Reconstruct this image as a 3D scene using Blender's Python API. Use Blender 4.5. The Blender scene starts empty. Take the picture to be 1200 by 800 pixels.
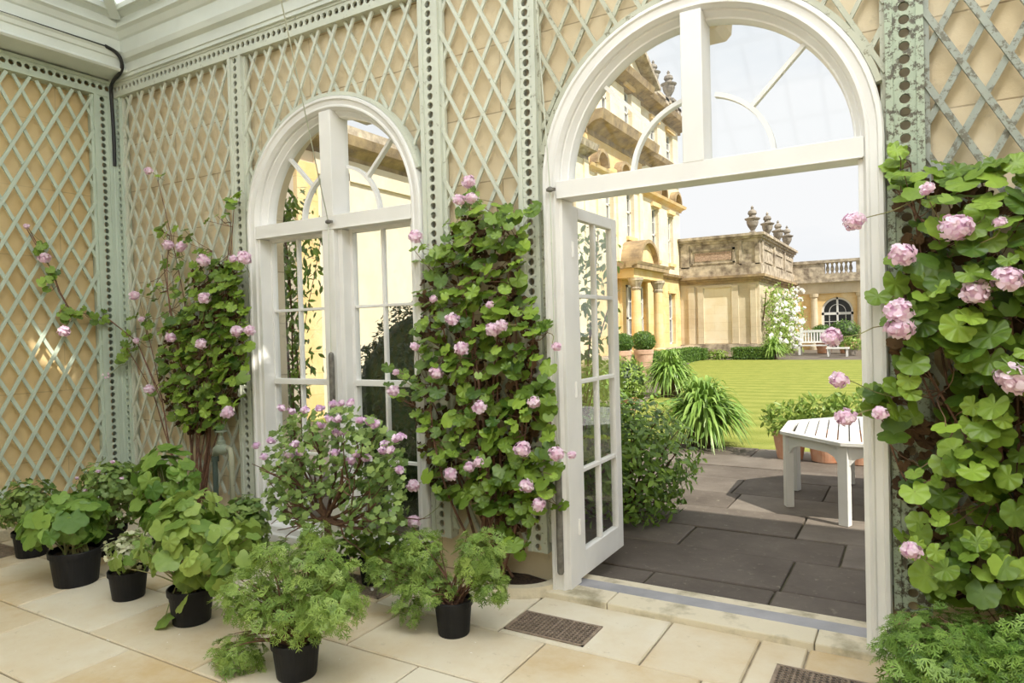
import bpy, math, random
import numpy as np
from mathutils import Vector, Matrix
C = bpy.context.scene.collection
PI = math.pi
# ------------------------------------------------------------------ camera, sky, sun, exposure
F = 800.0
CAMZ, CAMY = 1.5, -3.5
_x = np.array([-755.0 - 600, 23.0, F]); _x = -_x / np.linalg.norm(_x)
_y = np.array([1071.88 - 600, -26.0, F]); _y = _y / np.linalg.norm(_y)
_y = _y - _x * (_x @ _y); _y /= np.linalg.norm(_y)
_z = np.cross(_x, _y)
RW = np.array([_x, _y, _z])                 # world = RW @ (right, down, forward)
def ray(px, py): return RW @ np.array([px - 600.0, py - 400.0, F])
ORG = np.array([0.0, CAMY, CAMZ])
def onY(px, py, y): r = ray(px, py); return r * ((y - CAMY) / r[1]) + ORG
def onX(px, py, x): r = ray(px, py); return r * (x / r[0]) + ORG
def onZ(px, py, z=0.0): r = ray(px, py); return r * ((z - CAMZ) / r[2]) + ORG
cam = bpy.data.cameras.new('camera'); cam.sensor_width = 36; cam.lens = F * 36 / 1200; cam.clip_end = 400
co = bpy.data.objects.new('camera', cam); C.objects.link(co)
r_, d_, f_ = RW[:, 0], RW[:, 1], RW[:, 2]
M = Matrix(((r_[0], -d_[0], -f_[0], ORG[0]), (r_[1], -d_[1], -f_[1], ORG[1]), (r_[2], -d_[2], -f_[2], ORG[2]), (0, 0, 0, 1)))
co.matrix_world = M
bpy.context.scene.camera = co
SC = bpy.context.scene
SC.view_settings.view_transform = 'Standard'; SC.view_settings.look = 'None'
SC.view_settings.exposure = 0.05; SC.view_settings.gamma = 1.0
SC.view_settings.use_curve_mapping = False
SC.cycles.use_denoising = True
SC.cycles.max_bounces = 10; SC.cycles.diffuse_bounces = 5; SC.cycles.transparent_max_bounces = 24
SC.cycles.sample_clamp_indirect = 8
W = bpy.data.worlds.new('sky'); SC.world = W; W.use_nodes = True
nt = W.node_tree; N = nt.nodes; L = nt.links
bg = N['Background']; tc = N.new('ShaderNodeTexCoord'); mp = N.new('ShaderNodeMapping'); mp.inputs['Scale'].default_value = (1, 1, 3.2)
nz = N.new('ShaderNodeTexNoise'); nz.inputs['Scale'].default_value = 1.7; nz.inputs['Detail'].default_value = 6; nz.inputs['Roughness'].default_value = 0.55
cr = N.new('ShaderNodeValToRGB'); cr.color_ramp.elements[0].position = 0.36; cr.color_ramp.elements[0].color = (0.80, 0.85, 0.90, 1)
cr.color_ramp.elements[1].position = 0.60; cr.color_ramp.elements[1].color = (0.96, 0.97, 0.98, 1)
L.new(tc.outputs['Generated'], mp.inputs[0]); L.new(mp.outputs[0], nz.inputs[0]); L.new(nz.outputs['Fac'], cr.inputs[0]); L.new(cr.outputs[0], bg.inputs[0])
bg.inputs[1].default_value = 0.95
SUNDIR = Vector((-0.80, 0.33, -1.0)).normalized()
sl = bpy.data.lights.new('sun', 'SUN'); sl.energy = 6.2; sl.angle = math.radians(0.6); sl.color = (1.0, 0.94, 0.82)
so = bpy.data.objects.new('sun', sl); C.objects.link(so); so.location = (6, -6, 12)
so.rotation_euler = SUNDIR.to_track_quat('-Z', 'Y').to_euler()

al = bpy.data.lights.new('added_soft_fill', 'AREA'); al.shape = 'RECTANGLE'; al.size = 3.4; al.size_y = 1.1; al.energy = 120; al.color = (0.98, 0.985, 1.0)  # added area lamp under the roof, gives the room soft directional light
ao = bpy.data.objects.new('added_soft_fill', al); C.objects.link(ao); ao.location = (0.0, -2.6, 5.15); ao.rotation_euler = (Vector((-2.2, -1.0, 0.0)) - Vector(ao.location)).to_track_quat('-Z', 'Y').to_euler()

# ------------------------------------------------------------------ materials
def newmat(name):
    m = bpy.data.materials.new(name); m.use_nodes = True
    return m, m.node_tree.nodes, m.node_tree.links, m.node_tree.nodes['Principled BSDF']
def pos_node(N, L, wall=False, scale=(1, 1, 1)):
    g = N.new('ShaderNodeNewGeometry')
    if not wall:
        mp = N.new('ShaderNodeMapping'); mp.inputs['Scale'].default_value = scale
        L.new(g.outputs['Position'], mp.inputs[0]); return mp.outputs[0]
    s = N.new('ShaderNodeSeparateXYZ'); L.new(g.outputs['Position'], s.inputs[0])
    a = N.new('ShaderNodeMath'); a.operation = 'ADD'; L.new(s.outputs[0], a.inputs[0]); L.new(s.outputs[1], a.inputs[1])
    c = N.new('ShaderNodeCombineXYZ'); L.new(a.outputs[0], c.inputs[0]); L.new(s.outputs[2], c.inputs[1]); return c.outputs[0]
def ramp(N, L, src, stops):
    r = N.new('ShaderNodeValToRGB'); e = r.color_ramp.elements
    e[0].position, e[0].color = stops[0][0], (*stops[0][1], 1); e[1].position, e[1].color = stops[-1][0], (*stops[-1][1], 1)
    for p, c in stops[1:-1]:
        k = e.new(p); k.color = (*c, 1)
    L.new(src, r.inputs[0]); return r.outputs[0]
def noise(N, L, vec, scale, detail=5, rough=0.6):
    n = N.new('ShaderNodeTexNoise'); n.inputs['Scale'].default_value = scale; n.inputs['Detail'].default_value = detail
    n.inputs['Roughness'].default_value = rough; L.new(vec, n.inputs[0]); return n.outputs['Fac']
def mix(N, L, a, b, fac, mode='MIX'):
    m = N.new('ShaderNodeMix'); m.data_type = 'RGBA'; m.blend_type = mode
    for s, v in ((m.inputs[0], fac), (m.inputs[6], a), (m.inputs[7], b)):
        if isinstance(v, (int, float)): s.default_value = v
        elif isinstance(v, tuple): s.default_value = (*v, 1)
        else: L.new(v, s)
    return m.outputs[2]
def bump(N, L, bs, h, strength=0.3, dist=0.01):
    b = N.new('ShaderNodeBump'); b.inputs['Strength'].default_value = strength; b.inputs['Distance'].default_value = dist
    L.new(h, b.inputs['Height']); L.new(b.outputs[0], bs.inputs['Normal'])
def simple(name, col, rough=0.5, col2=None, scale=6, bmp=0.0, metal=0.0, lo=0.35, hi=0.65, spec=0.5):
    m, N, L, b = newmat(name); b.inputs['Roughness'].default_value = rough; b.inputs['Metallic'].default_value = metal
    b.inputs['Specular IOR Level'].default_value = spec
    p = pos_node(N, L)
    n = noise(N, L, p, scale)
    c2 = col2 or tuple(c * 0.85 for c in col)
    L.new(ramp(N, L, n, [(lo, c2), (hi, col)]), b.inputs['Base Color'])
    if bmp: bump(N, L, b, noise(N, L, p, scale * 6), bmp)
    return m
def stonewall(name, c1, c2, cs, joint, bw, bh, grime=(0.2, 0.18, 0.12), gr=0.35, bump_s=0.35, jw=0.004):
    m, N, L, b = newmat(name); b.inputs['Roughness'].default_value = 0.9; b.inputs['Specular IOR Level'].default_value = 0.2
    v = pos_node(N, L, True); p = pos_node(N, L)
    br = N.new('ShaderNodeTexBrick'); L.new(v, br.inputs[0]); br.inputs['Scale'].default_value = 1; br.inputs['Brick Width'].default_value = bw
    br.inputs['Row Height'].default_value = bh; br.inputs['Mortar Size'].default_value = jw; br.inputs['Mortar Smooth'].default_value = 0.3
    br.inputs['Color1'].default_value = (*c1, 1); br.inputs['Color2'].default_value = (*c2, 1); br.inputs['Mortar'].default_value = (*joint, 1)
    n1 = noise(N, L, p, 1.6, 4); n2 = noise(N, L, p, 9, 8, 0.7)
    c = mix(N, L, br.outputs['Color'], cs, ramp(N, L, n1, [(0.42, (0, 0, 0)), (0.68, (0.8, 0.8, 0.8))]))
    c = mix(N, L, c, grime, ramp(N, L, n2, [(0.58, (0, 0, 0)), (0.78, (gr, gr, gr))]))
    L.new(c, b.inputs['Base Color'])
    h = mix(N, L, n2, br.outputs['Fac'], 0.5, 'SUBTRACT'); bump(N, L, b, h, bump_s, 0.01)
    return m
def paint(name, col, under, amt, rough=0.55, scale=14):
    m, N, L, b = newmat(name); b.inputs['Roughness'].default_value = rough
    p = pos_node(N, L); n = noise(N, L, p, scale, 8, 0.75); n2 = noise(N, L, p, 2.0, 3)
    c = mix(N, L, col, tuple(x * 0.88 for x in col), ramp(N, L, n2, [(0.35, (0, 0, 0)), (0.7, (1, 1, 1))]))
    c = mix(N, L, c, under, ramp(N, L, n, [(amt, (0, 0, 0)), (amt + 0.05, (1, 1, 1))])); L.new(c, b.inputs['Base Color'])
    bump(N, L, b, n, 0.15, 0.003); return m
def slabmat(name, stops, blot, blot_amt, rough=0.75, bs=0.25):
    m, N, L, b = newmat(name); b.inputs['Roughness'].default_value = rough; b.inputs['Specular IOR Level'].default_value = 0.3
    a = N.new('ShaderNodeAttribute'); a.attribute_name = 'tint'; p = pos_node(N, L)
    n1 = noise(N, L, p, 2.2, 6, 0.65); n2 = noise(N, L, p, 16, 8, 0.75)
    ad = N.new('ShaderNodeMath'); ad.operation = 'MULTIPLY_ADD'; L.new(n1, ad.inputs[0]); ad.inputs[1].default_value = 1.5; L.new(a.outputs['Fac'], ad.inputs[2])
    sb = N.new('ShaderNodeMath'); sb.operation = 'SUBTRACT'; L.new(ad.outputs[0], sb.inputs[0]); sb.inputs[1].default_value = 0.75
    c = ramp(N, L, sb.outputs[0], stops)
    c = mix(N, L, c, blot, ramp(N, L, n2, [(blot_amt, (0, 0, 0)), (blot_amt + 0.12, (0.8, 0.8, 0.8))])); L.new(c, b.inputs['Base Color'])
    bump(N, L, b, mix(N, L, n1, n2, 0.4), bs, 0.015); return m
def leafmat(name, dark, light, back, rough=0.42, trans=0.28, spec=0.45):
    m, N, L, b = newmat(name); b.inputs['Roughness'].default_value = rough; b.inputs['Specular IOR Level'].default_value = spec
    a = N.new('ShaderNodeAttribute'); a.attribute_name = 'tint'
    p = pos_node(N, L); n = noise(N, L, p, 30, 3)
    ad = N.new('ShaderNodeMath'); ad.operation = 'MULTIPLY_ADD'; L.new(n, ad.inputs[0]); ad.inputs[1].default_value = 0.35; L.new(a.outputs['Fac'], ad.inputs[2])
    c = ramp(N, L, ad.outputs[0], [(0.15, dark), (1.0, light)]); L.new(c, b.inputs['Base Color'])
    t = N.new('ShaderNodeBsdfTranslucent'); L.new(mix(N, L, c, back, 0.5), t.inputs[0])
    ms = N.new('ShaderNodeMixShader'); ms.inputs[0].default_value = trans; L.new(b.outputs[0], ms.inputs[1]); L.new(t.outputs[0], ms.inputs[2])
    L.new(ms.outputs[0], N['Material Output'].inputs[0]); return m
def glassmat():
    m, N, L, b = newmat('window_glass'); N.remove(b)
    g = N.new('ShaderNodeBsdfGlossy'); g.inputs['Roughness'].default_value = 0.02; g.inputs[0].default_value = (1, 1, 1, 1)
    t = N.new('ShaderNodeBsdfTransparent'); t.inputs[0].default_value = (0.97, 0.98, 0.975, 1)
    lw = N.new('ShaderNodeLayerWeight'); lw.inputs[0].default_value = 0.5
    pw = N.new('ShaderNodeMath'); pw.operation = 'POWER'; L.new(lw.outputs['Facing'], pw.inputs[0]); pw.inputs[1].default_value = 4.5
    f = N.new('ShaderNodeMath'); f.operation = 'MULTIPLY_ADD'; L.new(pw.outputs[0], f.inputs[0]); f.inputs[1].default_value = 0.8; f.inputs[2].default_value = 0.025
    ms = N.new('ShaderNodeMixShader'); L.new(f.outputs[0], ms.inputs[0]); L.new(t.outputs[0], ms.inputs[1]); L.new(g.outputs[0], ms.inputs[2])
    L.new(ms.outputs[0], N['Material Output'].inputs[0]); return m
def roofmat():
    m, N, L, b = newmat('obscured_roof_glass'); b.inputs['Roughness'].default_value = 0.5; b.inputs['Base Color'].default_value = (0.8, 0.82, 0.8, 1)
    t = N.new('ShaderNodeBsdfTranslucent'); t.inputs[0].default_value = (0.90, 0.95, 1.0, 1)
    ms = N.new('ShaderNodeMixShader'); ms.inputs[0].default_value = 0.93; L.new(b.outputs[0], ms.inputs[1]); L.new(t.outputs[0], ms.inputs[2])
    L.new(ms.outputs[0], N['Material Output'].inputs[0]); return m
MT = {}
MT['stone'] = stonewall('honey_ashlar', (0.72, 0.61, 0.42), (0.66, 0.54, 0.35), (0.77, 0.68, 0.50), (0.38, 0.29, 0.18), 1.05, 0.40, gr=0.55, bump_s=0.5)
MT['stone_left'] = stonewall('yellow_ashlar', (0.72, 0.54, 0.28), (0.66, 0.49, 0.25), (0.77, 0.62, 0.37), (0.52, 0.39, 0.21), 1.2, 0.55, gr=0.12, bump_s=0.15)
MT['house'] = stonewall('house_cream_stone', (0.82, 0.72, 0.53), (0.77, 0.66, 0.46), (0.84, 0.78, 0.64), (0.55, 0.42, 0.24), 1.1, 0.4, grime=(0.62, 0.38, 0.12), gr=0.5, bump_s=0.1)
MT['gold'] = stonewall('house_golden_stone', (0.76, 0.55, 0.27), (0.72, 0.50, 0.23), (0.80, 0.66, 0.42), (0.42, 0.28, 0.12), 1.1, 0.4, grime=(0.5, 0.27, 0.08), gr=0.5, bump_s=0.1)
MT['pavil'] = stonewall('pavilion_stone', (0.62, 0.53, 0.38), (0.56, 0.46, 0.32), (0.68, 0.60, 0.46), (0.34, 0.27, 0.18), 1.4, 0.45, grime=(0.22, 0.18, 0.13), gr=0.5, bump_s=0.2)
MT['wstone'] = simple('weathered_parapet_stone', (0.60, 0.52, 0.40), 0.9, (0.20, 0.16, 0.12), 3.0, 0.5)
MT['cstone'] = simple('dark_cornice_stone', (0.46, 0.34, 0.19), 0.9, (0.22, 0.16, 0.10), 2.5, 0.4)
MT['urn'] = simple('urn_stone', (0.36, 0.32, 0.27), 0.9, (0.14, 0.12, 0.10), 4, 0.5)
MT['trellis'] = paint('sage_trellis_paint', (0.62, 0.65, 0.55), (0.34, 0.34, 0.26), 0.60)
MT['trellis_left'] = paint('mint_trellis_paint', (0.52, 0.60, 0.50), (0.36, 0.40, 0.31), 0.66)
MT['trellis_moss'] = paint('mossy_trellis_paint', (0.50, 0.51, 0.40), (0.22, 0.21, 0.14), 0.55, scale=18)
MT['trellis_old'] = paint('flaking_trellis_paint', (0.33, 0.36, 0.31), (0.15, 0.14, 0.10), 0.52, scale=22)
MT['post_old'] = paint('flaking_post_paint', (0.40, 0.47, 0.35), (0.10, 0.09, 0.06), 0.50, scale=24)
MT['white'] = paint('white_gloss_paint', (0.84, 0.83, 0.80), (0.66, 0.64, 0.58), 0.70, 0.4)
MT['cornice'] = paint('cornice_paint', (0.70, 0.74, 0.68), (0.52, 0.54, 0.46), 0.70, 0.5)
MT['floor'] = slabmat('sandstone_paving', [(0.1, (0.54, 0.40, 0.22)), (0.4, (0.62, 0.52, 0.36)), (0.8, (0.68, 0.62, 0.49))], (0.40, 0.33, 0.22), 0.60)
MT['joint'] = simple('paving_joint', (0.36, 0.30, 0.21), 0.95, (0.22, 0.18, 0.12), 9)
MT['pave'] = slabmat('grey_flagstones', [(-0.0, (0.085, 0.068, 0.055)), (0.5, (0.14, 0.117, 0.097)), (1.0, (0.22, 0.19, 0.16))], (0.27, 0.25, 0.19), 0.58, bs=0.5)
MT['pjoint'] = simple('mossy_joint', (0.12, 0.11, 0.06), 0.95, (0.06, 0.05, 0.03), 9)
MT['step'] = simple('sandstone_step', (0.66, 0.59, 0.44), 0.85, (0.34, 0.30, 0.20), 5, 0.5, lo=0.32, hi=0.5)
MT['lead'] = simple('grey_sill', (0.36, 0.35, 0.37), 0.45, (0.26, 0.26, 0.27), 4, 0.2)
MT['glass'] = glassmat(); MT['roofglass'] = roofmat()
MT['dark'] = simple('painted_dark', (0.03, 0.03, 0.035), 0.3)  # flat dark colour painted for unlit depth behind panes and under gratings
MT['black'] = simple('black_cable', (0.015, 0.015, 0.015), 0.5)
MT['pot'] = simple('black_plastic', (0.014, 0.014, 0.015), 0.55, (0.010, 0.010, 0.011), 10, spec=0.25)
MT['soil'] = simple('soil', (0.085, 0.05, 0.03), 0.95, (0.03, 0.018, 0.012), 60, 0.9)
MT['iron'] = simple('cast_iron', (0.34, 0.26, 0.19), 0.7, (0.20, 0.15, 0.11), 25, 0.4)
MT['steel'] = simple('weathered_zinc', (0.20, 0.19, 0.165), 0.5, (0.11, 0.10, 0.085), 30, 0.3)
MT['pipe'] = paint('pipe_paint', (0.42, 0.42, 0.30), (0.20, 0.16, 0.10), 0.60)
MT['tapm'] = paint('valve_paint', (0.36, 0.42, 0.34), (0.20, 0.15, 0.10), 0.60)
MT['terra'] = simple('terracotta', (0.55, 0.24, 0.13), 0.85, (0.62, 0.38, 0.26), 6, 0.2)
MT['bark'] = simple('bark', (0.20, 0.105, 0.06), 0.85, (0.09, 0.045, 0.028), 40, 0.5)
MT['stem'] = simple('green_stem', (0.22, 0.28, 0.09), 0.6, (0.24, 0.17, 0.08), 14)
MT['rstem'] = simple('woody_red_stem', (0.26, 0.13, 0.085), 0.75, (0.12, 0.065, 0.04), 25, 0.3)
MT['whitewood'] = simple('white_painted_wood', (0.74, 0.74, 0.73), 0.5, (0.70, 0.70, 0.68), 5)
def lawnmat():
    m, N, L, b = newmat('mown_lawn'); b.inputs['Roughness'].default_value = 0.9; b.inputs['Specular IOR Level'].default_value = 0.1
    p = pos_node(N, L); w = N.new('ShaderNodeTexWave'); w.bands_direction = 'Y'; w.inputs['Scale'].default_value = 0.42; w.inputs['Distortion'].default_value = 1.2; w.inputs['Detail'].default_value = 3
    L.new(p, w.inputs[0]); n = noise(N, L, p, 3, 8, 0.8)
    c = mix(N, L, (0.235, 0.265, 0.055), (0.315, 0.335, 0.085), w.outputs['Fac']); c = mix(N, L, c, (0.13, 0.19, 0.03), ramp(N, L, n, [(0.45, (0, 0, 0)), (0.7, (0.7, 0.7, 0.7))]))
    L.new(c, b.inputs['Base Color']); bump(N, L, b, noise(N, L, p, 60, 4), 0.8, 0.02); return m
MT['lawn'] = lawnmat()

# ------------------------------------------------------------------ mesh helpers
class MB:
    def __init__(s): s.v = []; s.f = []; s.n = 0; s.t = []
    def add(s, v, f, tint=0.5):
        v = np.asarray(v, float).reshape(-1, 3); s.v.append(v)
        k = s.n; s.f += [tuple(i + k for i in q) for q in f]; s.n += len(v)
        s.t.append(np.full(len(v), tint) if np.isscalar(tint) else np.asarray(tint, float)); return s
    def box(s, x0, x1, y0, y1, z0, z1, tint=0.5):
        v = [(x, y, z) for x in (x0, x1) for y in (y0, y1) for z in (z0, z1)]
        return s.add(v, [(0, 1, 3, 2), (4, 6, 7, 5), (0, 4, 5, 1), (2, 3, 7, 6), (0, 2, 6, 4), (1, 5, 7, 3)], tint)
    def obox(s, c, ax, hs, tint=0.5):          # oriented box: centre, 3 unit axes, half sizes
        c = np.array(c, float); a = [np.array(q, float) * h for q, h in zip(ax, hs)]
        v = [c + i * a[0] + j * a[1] + k * a[2] for i in (-1, 1) for j in (-1, 1) for k in (-1, 1)]
        return s.add(v, [(0, 1, 3, 2), (4, 6, 7, 5), (0, 4, 5, 1), (2, 3, 7, 6), (0, 2, 6, 4), (1, 5, 7, 3)], tint)
    def extrude(s, poly, p0, du, dv, dw):       # poly (u,v) closed, extruded by dw
        p0 = np.array(p0, float); du = np.array(du, float); dv = np.array(dv, float); dw = np.array(dw, float); n = len(poly)
        a = [p0 + du * u + dv * v for u, v in poly]; b = [q + dw for q in a]
        f = [(i, (i + 1) % n, n + (i + 1) % n, n + i) for i in range(n)] + [tuple(range(n))[::-1], tuple(range(n, 2 * n))]
        return s.add(a + b, f)
    def sweep(s, path, prof, closed=False):    # path: list of (x,z,nx,nz); prof: closed list of (n,y)
        n = len(prof); v = []
        for x, z, nx, nz in path: v += [(x + nx * a, y, z + nz * a) for a, y in prof]
        f = []; m = len(path)
        for i in range(m - (0 if closed else 1)):
            j = (i + 1) % m
            f += [(i * n + k, i * n + (k + 1) % n, j * n + (k + 1) % n, j * n + k) for k in range(n)]
        if not closed: f += [tuple(range(n))[::-1], tuple(range((m - 1) * n, m * n))]
        return s.add(v, f)
    def tube(s, pts, r, k=6, tint=0.5, cap=True):
        pts = np.asarray(pts, float); m = len(pts); r = np.full(m, r) if np.isscalar(r) else np.asarray(r, float)
        t = np.gradient(pts, axis=0); t /= np.linalg.norm(t, axis=1)[:, None] + 1e-9
        up = np.array([0.0, 0, 1]) if abs(t[0][2]) < 0.9 else np.array([1.0, 0, 0]); v = []
        for i in range(m):
            a = np.cross(t[i], up); a /= np.linalg.norm(a) + 1e-9; b = np.cross(t[i], a); up = -b if False else up
            for q in range(k):
                an = 2 * PI * q / k; v.append(pts[i] + r[i] * (math.cos(an) * a + math.sin(an) * b))
        f = [(i * k + q, i * k + (q + 1) % k, (i + 1) * k + (q + 1) % k, (i + 1) * k + q) for i in range(m - 1) for q in range(k)]
        if cap: f += [tuple(range(k))[::-1], tuple(range((m - 1) * k, m * k))]
        return s.add(v, f, tint)
    def lathe(s, prof, c, k=20, tint=0.5, sy=1.0, a0=0, a1=2 * PI):
        full = abs(a1 - a0 - 2 * PI) < 1e-6; kk = k if full else k + 1; v = []
        for r, z in prof: v += [(c[0] + r * math.cos(a0 + (a1 - a0) * q / k), c[1] + sy * r * math.sin(a0 + (a1 - a0) * q / k), c[2] + z) for q in range(kk)]
        f = []
        for i in range(len(prof) - 1):
            for q in range(k):
                p = (q + 1) % kk; f.append((i * kk + q, i * kk + p, (i + 1) * kk + p, (i + 1) * kk + q))
        if full: f += [tuple(range(kk))[::-1], tuple(range((len(prof) - 1) * kk, len(prof) * kk))]
        return s.add(v, f, tint)
    def blob(s, c, rad, seed=0, amp=0.12, nu=28, nv=16, box=0.0):
        rng = np.random.RandomState(seed); ph = rng.rand(12) * 6.28; v = []
        for i in range(nv + 1):
            th = PI * i / nv
            for j in range(nu):
                a = 2 * PI * j / nu; d = np.array([math.sin(th) * math.cos(a), math.sin(th) * math.sin(a), math.cos(th)])
                q = 1 + amp * 0.33 * sum(math.sin(ph[k] + (3 + 2 * k) * (d[k % 3] * 1.3 + d[(k + 1) % 3])) for k in range(6)) * 0.6
                v.append(np.array(c) + d * np.array(rad) * q)
        f = [(i * nu + j, (i + 1) * nu + j, (i + 1) * nu + (j + 1) % nu, i * nu + (j + 1) % nu) for i in range(nv) for j in range(nu)]
        return s.add(v, f)
    def build(s, name, mat, parent=None, smooth=False, bevel=0.0, autosm=None):
        me = bpy.data.meshes.new(name)
        v = np.concatenate(s.v) if s.v else np.zeros((0, 3))
        me.from_pydata(v.tolist(), [], s.f)
        at = me.attributes.new('tint', 'FLOAT', 'POINT'); at.data.foreach_set('value', np.concatenate(s.t).astype(np.float32))
        me.materials.append(MT[mat] if isinstance(mat, str) else mat)
        if smooth: me.polygons.foreach_set('use_smooth', [True] * len(me.polygons))
        me.update()
        o = bpy.data.objects.new(name, me); C.objects.link(o)
        if parent is not None:
            o.parent = parent; o.matrix_parent_inverse = Matrix.Translation(parent.location).inverted() if parent.type == 'EMPTY' or True else o.matrix_parent_inverse
        if bevel:
            b = o.modifiers.new('bevel', 'BEVEL'); b.width = bevel; b.segments = 2; b.limit_method = 'ANGLE'; b.angle_limit = math.radians(40)
        return o
def tag(o, label=None, cat=None, group=None, kind=None):
    if label: o['label'] = label
    if cat: o['category'] = cat
    if group: o['group'] = group
    if kind: o['kind'] = kind
    return o
def empty(name, loc, label=None, cat=None, group=None, kind=None):
    o = bpy.data.objects.new(name, None); o.location = loc; o.empty_display_size = 0.1; C.objects.link(o); return tag(o, label, cat, group, kind)
def copy_tree(o, parent=None):
    c = o.copy(); C.objects.link(c); c.parent = parent
    for ch in list(o.children): copy_tree(ch, c)
    return c
def struct(name, mb, mat, **k): return tag(mb.build(name, mat, **k), kind='structure')

# ------------------------------------------------------------------ setting: walls, floor, roof
SPR = 2.31; DX, WX = -0.942, -3.455; RS = 0.80; WR, DR = 0.735, 0.765
def arch_pts(cx, r, n=32): return [(cx + r * math.cos(PI - PI * i / n), SPR + r * math.sin(PI * i / n)) for i in range(n + 1)]
def front_wall():
    m = MB(); y0, y1, top = 0.0, 0.22, 4.3
    def rect(xa, xb, za, zb):
        m.box(xa, xb, y0, y1, za, zb)
    xs = [(-6.35, WX - RS), (WX + RS, DX - RS), (DX + RS, 4.4)]
    for a, b in xs: rect(a, b, -0.1, top)
    for cx in (WX, DX):
        P = arch_pts(cx, RS, 32)
        for i in range(32):
            (xa, za), (xb, zb) = P[i], P[i + 1]
            v = [(x, y, z) for y in (y0, y1) for x, z in ((xa, za), (xb, zb), (xb, top), (xa, top))]
            m.add(v, [(0, 1, 2, 3), (4, 7, 6, 5), (0, 4, 5, 1), (3, 2, 6, 7)])
        m.box(cx - RS, cx + RS, 0.0, y1 - 0.01, -0.1, -0.02)
    struct('wall_front', m, 'stone')
    k = MB()
    k.box(-7, 4.8, 0.22, 0.72, 4.12, 4.34); k.box(-7, 4.8, 0.22, 0.45, 3.98, 4.12)
    for cx in (WX, DX):
        k.extrude([(-0.09, 0.0), (-0.06, -0.03), (0.06, -0.03), (0.09, 0.0), (0.13, 0.42), (-0.13, 0.42)], (cx + 0.01, 0.17, SPR + 0.775), (1, 0, 0), (0, 0, 1), (0, 0.22, 0))
    struct('trim_1', k, 'house', bevel=0.01)
front_wall()
struct('wall_left', MB().box(-6.4, -6.1, -8, 0.42, -0.1, 4.3), 'stone_left')
struct('wall_right', MB().box(4.0, 4.4, -8, 0.0, -0.1, 4.3), 'stone')
struct('wall_back', MB().box(-6.4, 4.4, -8.3, -8, -0.1, 4.3), 'stone')
struct('trim_2', MB().box(-6.1, -5.96, -8, -0.0, 0, 0.09), 'step', bevel=0.008)

def slabs(rows, z, th, rng, gap, seedx, lmin, lmax, jit=0.0, fixed={}):
    m = MB()
    for ri, (ya, yb, xa, xb) in enumerate(rows):
        x = xa; cuts = fixed.get(ri)
        edges = [xa]
        if cuts: edges += cuts + [xb]
        else:
            while x < xb: x += rng.uniform(lmin, lmax); edges.append(min(x, xb))
        for a, b in zip(edges[:-1], edges[1:]):
            if b - a < 0.05: continue
            g = gap / 2; e = 0.006; t = rng.uniform(0.25, 0.8); dz = rng.uniform(-jit, jit)
            v = [(a + g, ya + g, z - th), (b - g, ya + g, z - th), (b - g, yb - g, z - th), (a + g, yb - g, z - th),
                 (a + g, ya + g, z - e + dz), (b - g, ya + g, z - e + dz), (b - g, yb - g, z - e + dz), (a + g, yb - g, z - e + dz),
                 (a + g + e, ya + g + e, z + dz), (b - g - e, ya + g + e, z + dz), (b - g - e, yb - g - e, z + dz), (a + g + e, yb - g - e, z + dz)]
            m.add(v, [(0, 1, 5, 4), (1, 2, 6, 5), (2, 3, 7, 6), (3, 0, 4, 7), (4, 5, 9, 8), (5, 6, 10, 9), (6, 7, 11, 10), (7, 4, 8, 11), (8, 9, 10, 11)], t)
    return m
rng = random.Random(5)
ys = [-0.14, -0.64, -1.10, -1.62, -2.04, -2.6, -3.1, -3.7, -4.3, -5.0, -5.7, -6.4, -7.2, -8.0]
rows = [(ys[i + 1], ys[i], -6.1, 4.0) for i in range(len(ys) - 1)] + [(-0.14, 0.0, -6.1, -1.80)]
fixed = {0: [-5.2, -4.3, -3.5, -2.62, -1.82, -1.08, -0.65, -0.44, 0.5, 1.5, 2.6], 1: [-5.5, -4.75, -3.95, -3.1, -2.4, -1.545, -0.8, 0.1, 0.9, 1.9, 3],
         2: [-5.3, -4.45, -3.7, -2.85, -1.95, -1.2, -0.3, 0.6, 1.6, 2.6], 3: [-5.6, -4.8, -4.1, -3.31, -2.45, -1.6, -0.7, 0.3, 1.2, 2.4]}
struct('floor', slabs(rows, 0.0, 0.04, rng, 0.010, 0, 0.6, 1.1, 0.0007, fixed), 'floor')
struct('trim_3', MB().box(-6.1, 4.0, -8, 0.0, -0.1, -0.012), 'joint')
# door step and sill
st = MB()
for a, b in ((-1.86, -1.44), (-1.435, -0.42), (-0.415, 0.0)): st.box(a, b, -0.15, 0.02, -0.02, 0.034)
struct('trim_4', st, 'step', bevel=0.007)
struct('trim_5', MB().box(-1.74, -0.14, 0.02, 0.14, -0.06, 0.030), 'lead', bevel=0.004)
struct('trim_6', MB().box(-1.74, -0.14, 0.14, 0.26, -0.08, 0.012), 'step', bevel=0.006)
struct('trim_7', MB().box(WX - RS, WX + RS, -0.13, 0.1, 0.0, 0.055), 'white', bevel=0.006)

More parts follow.
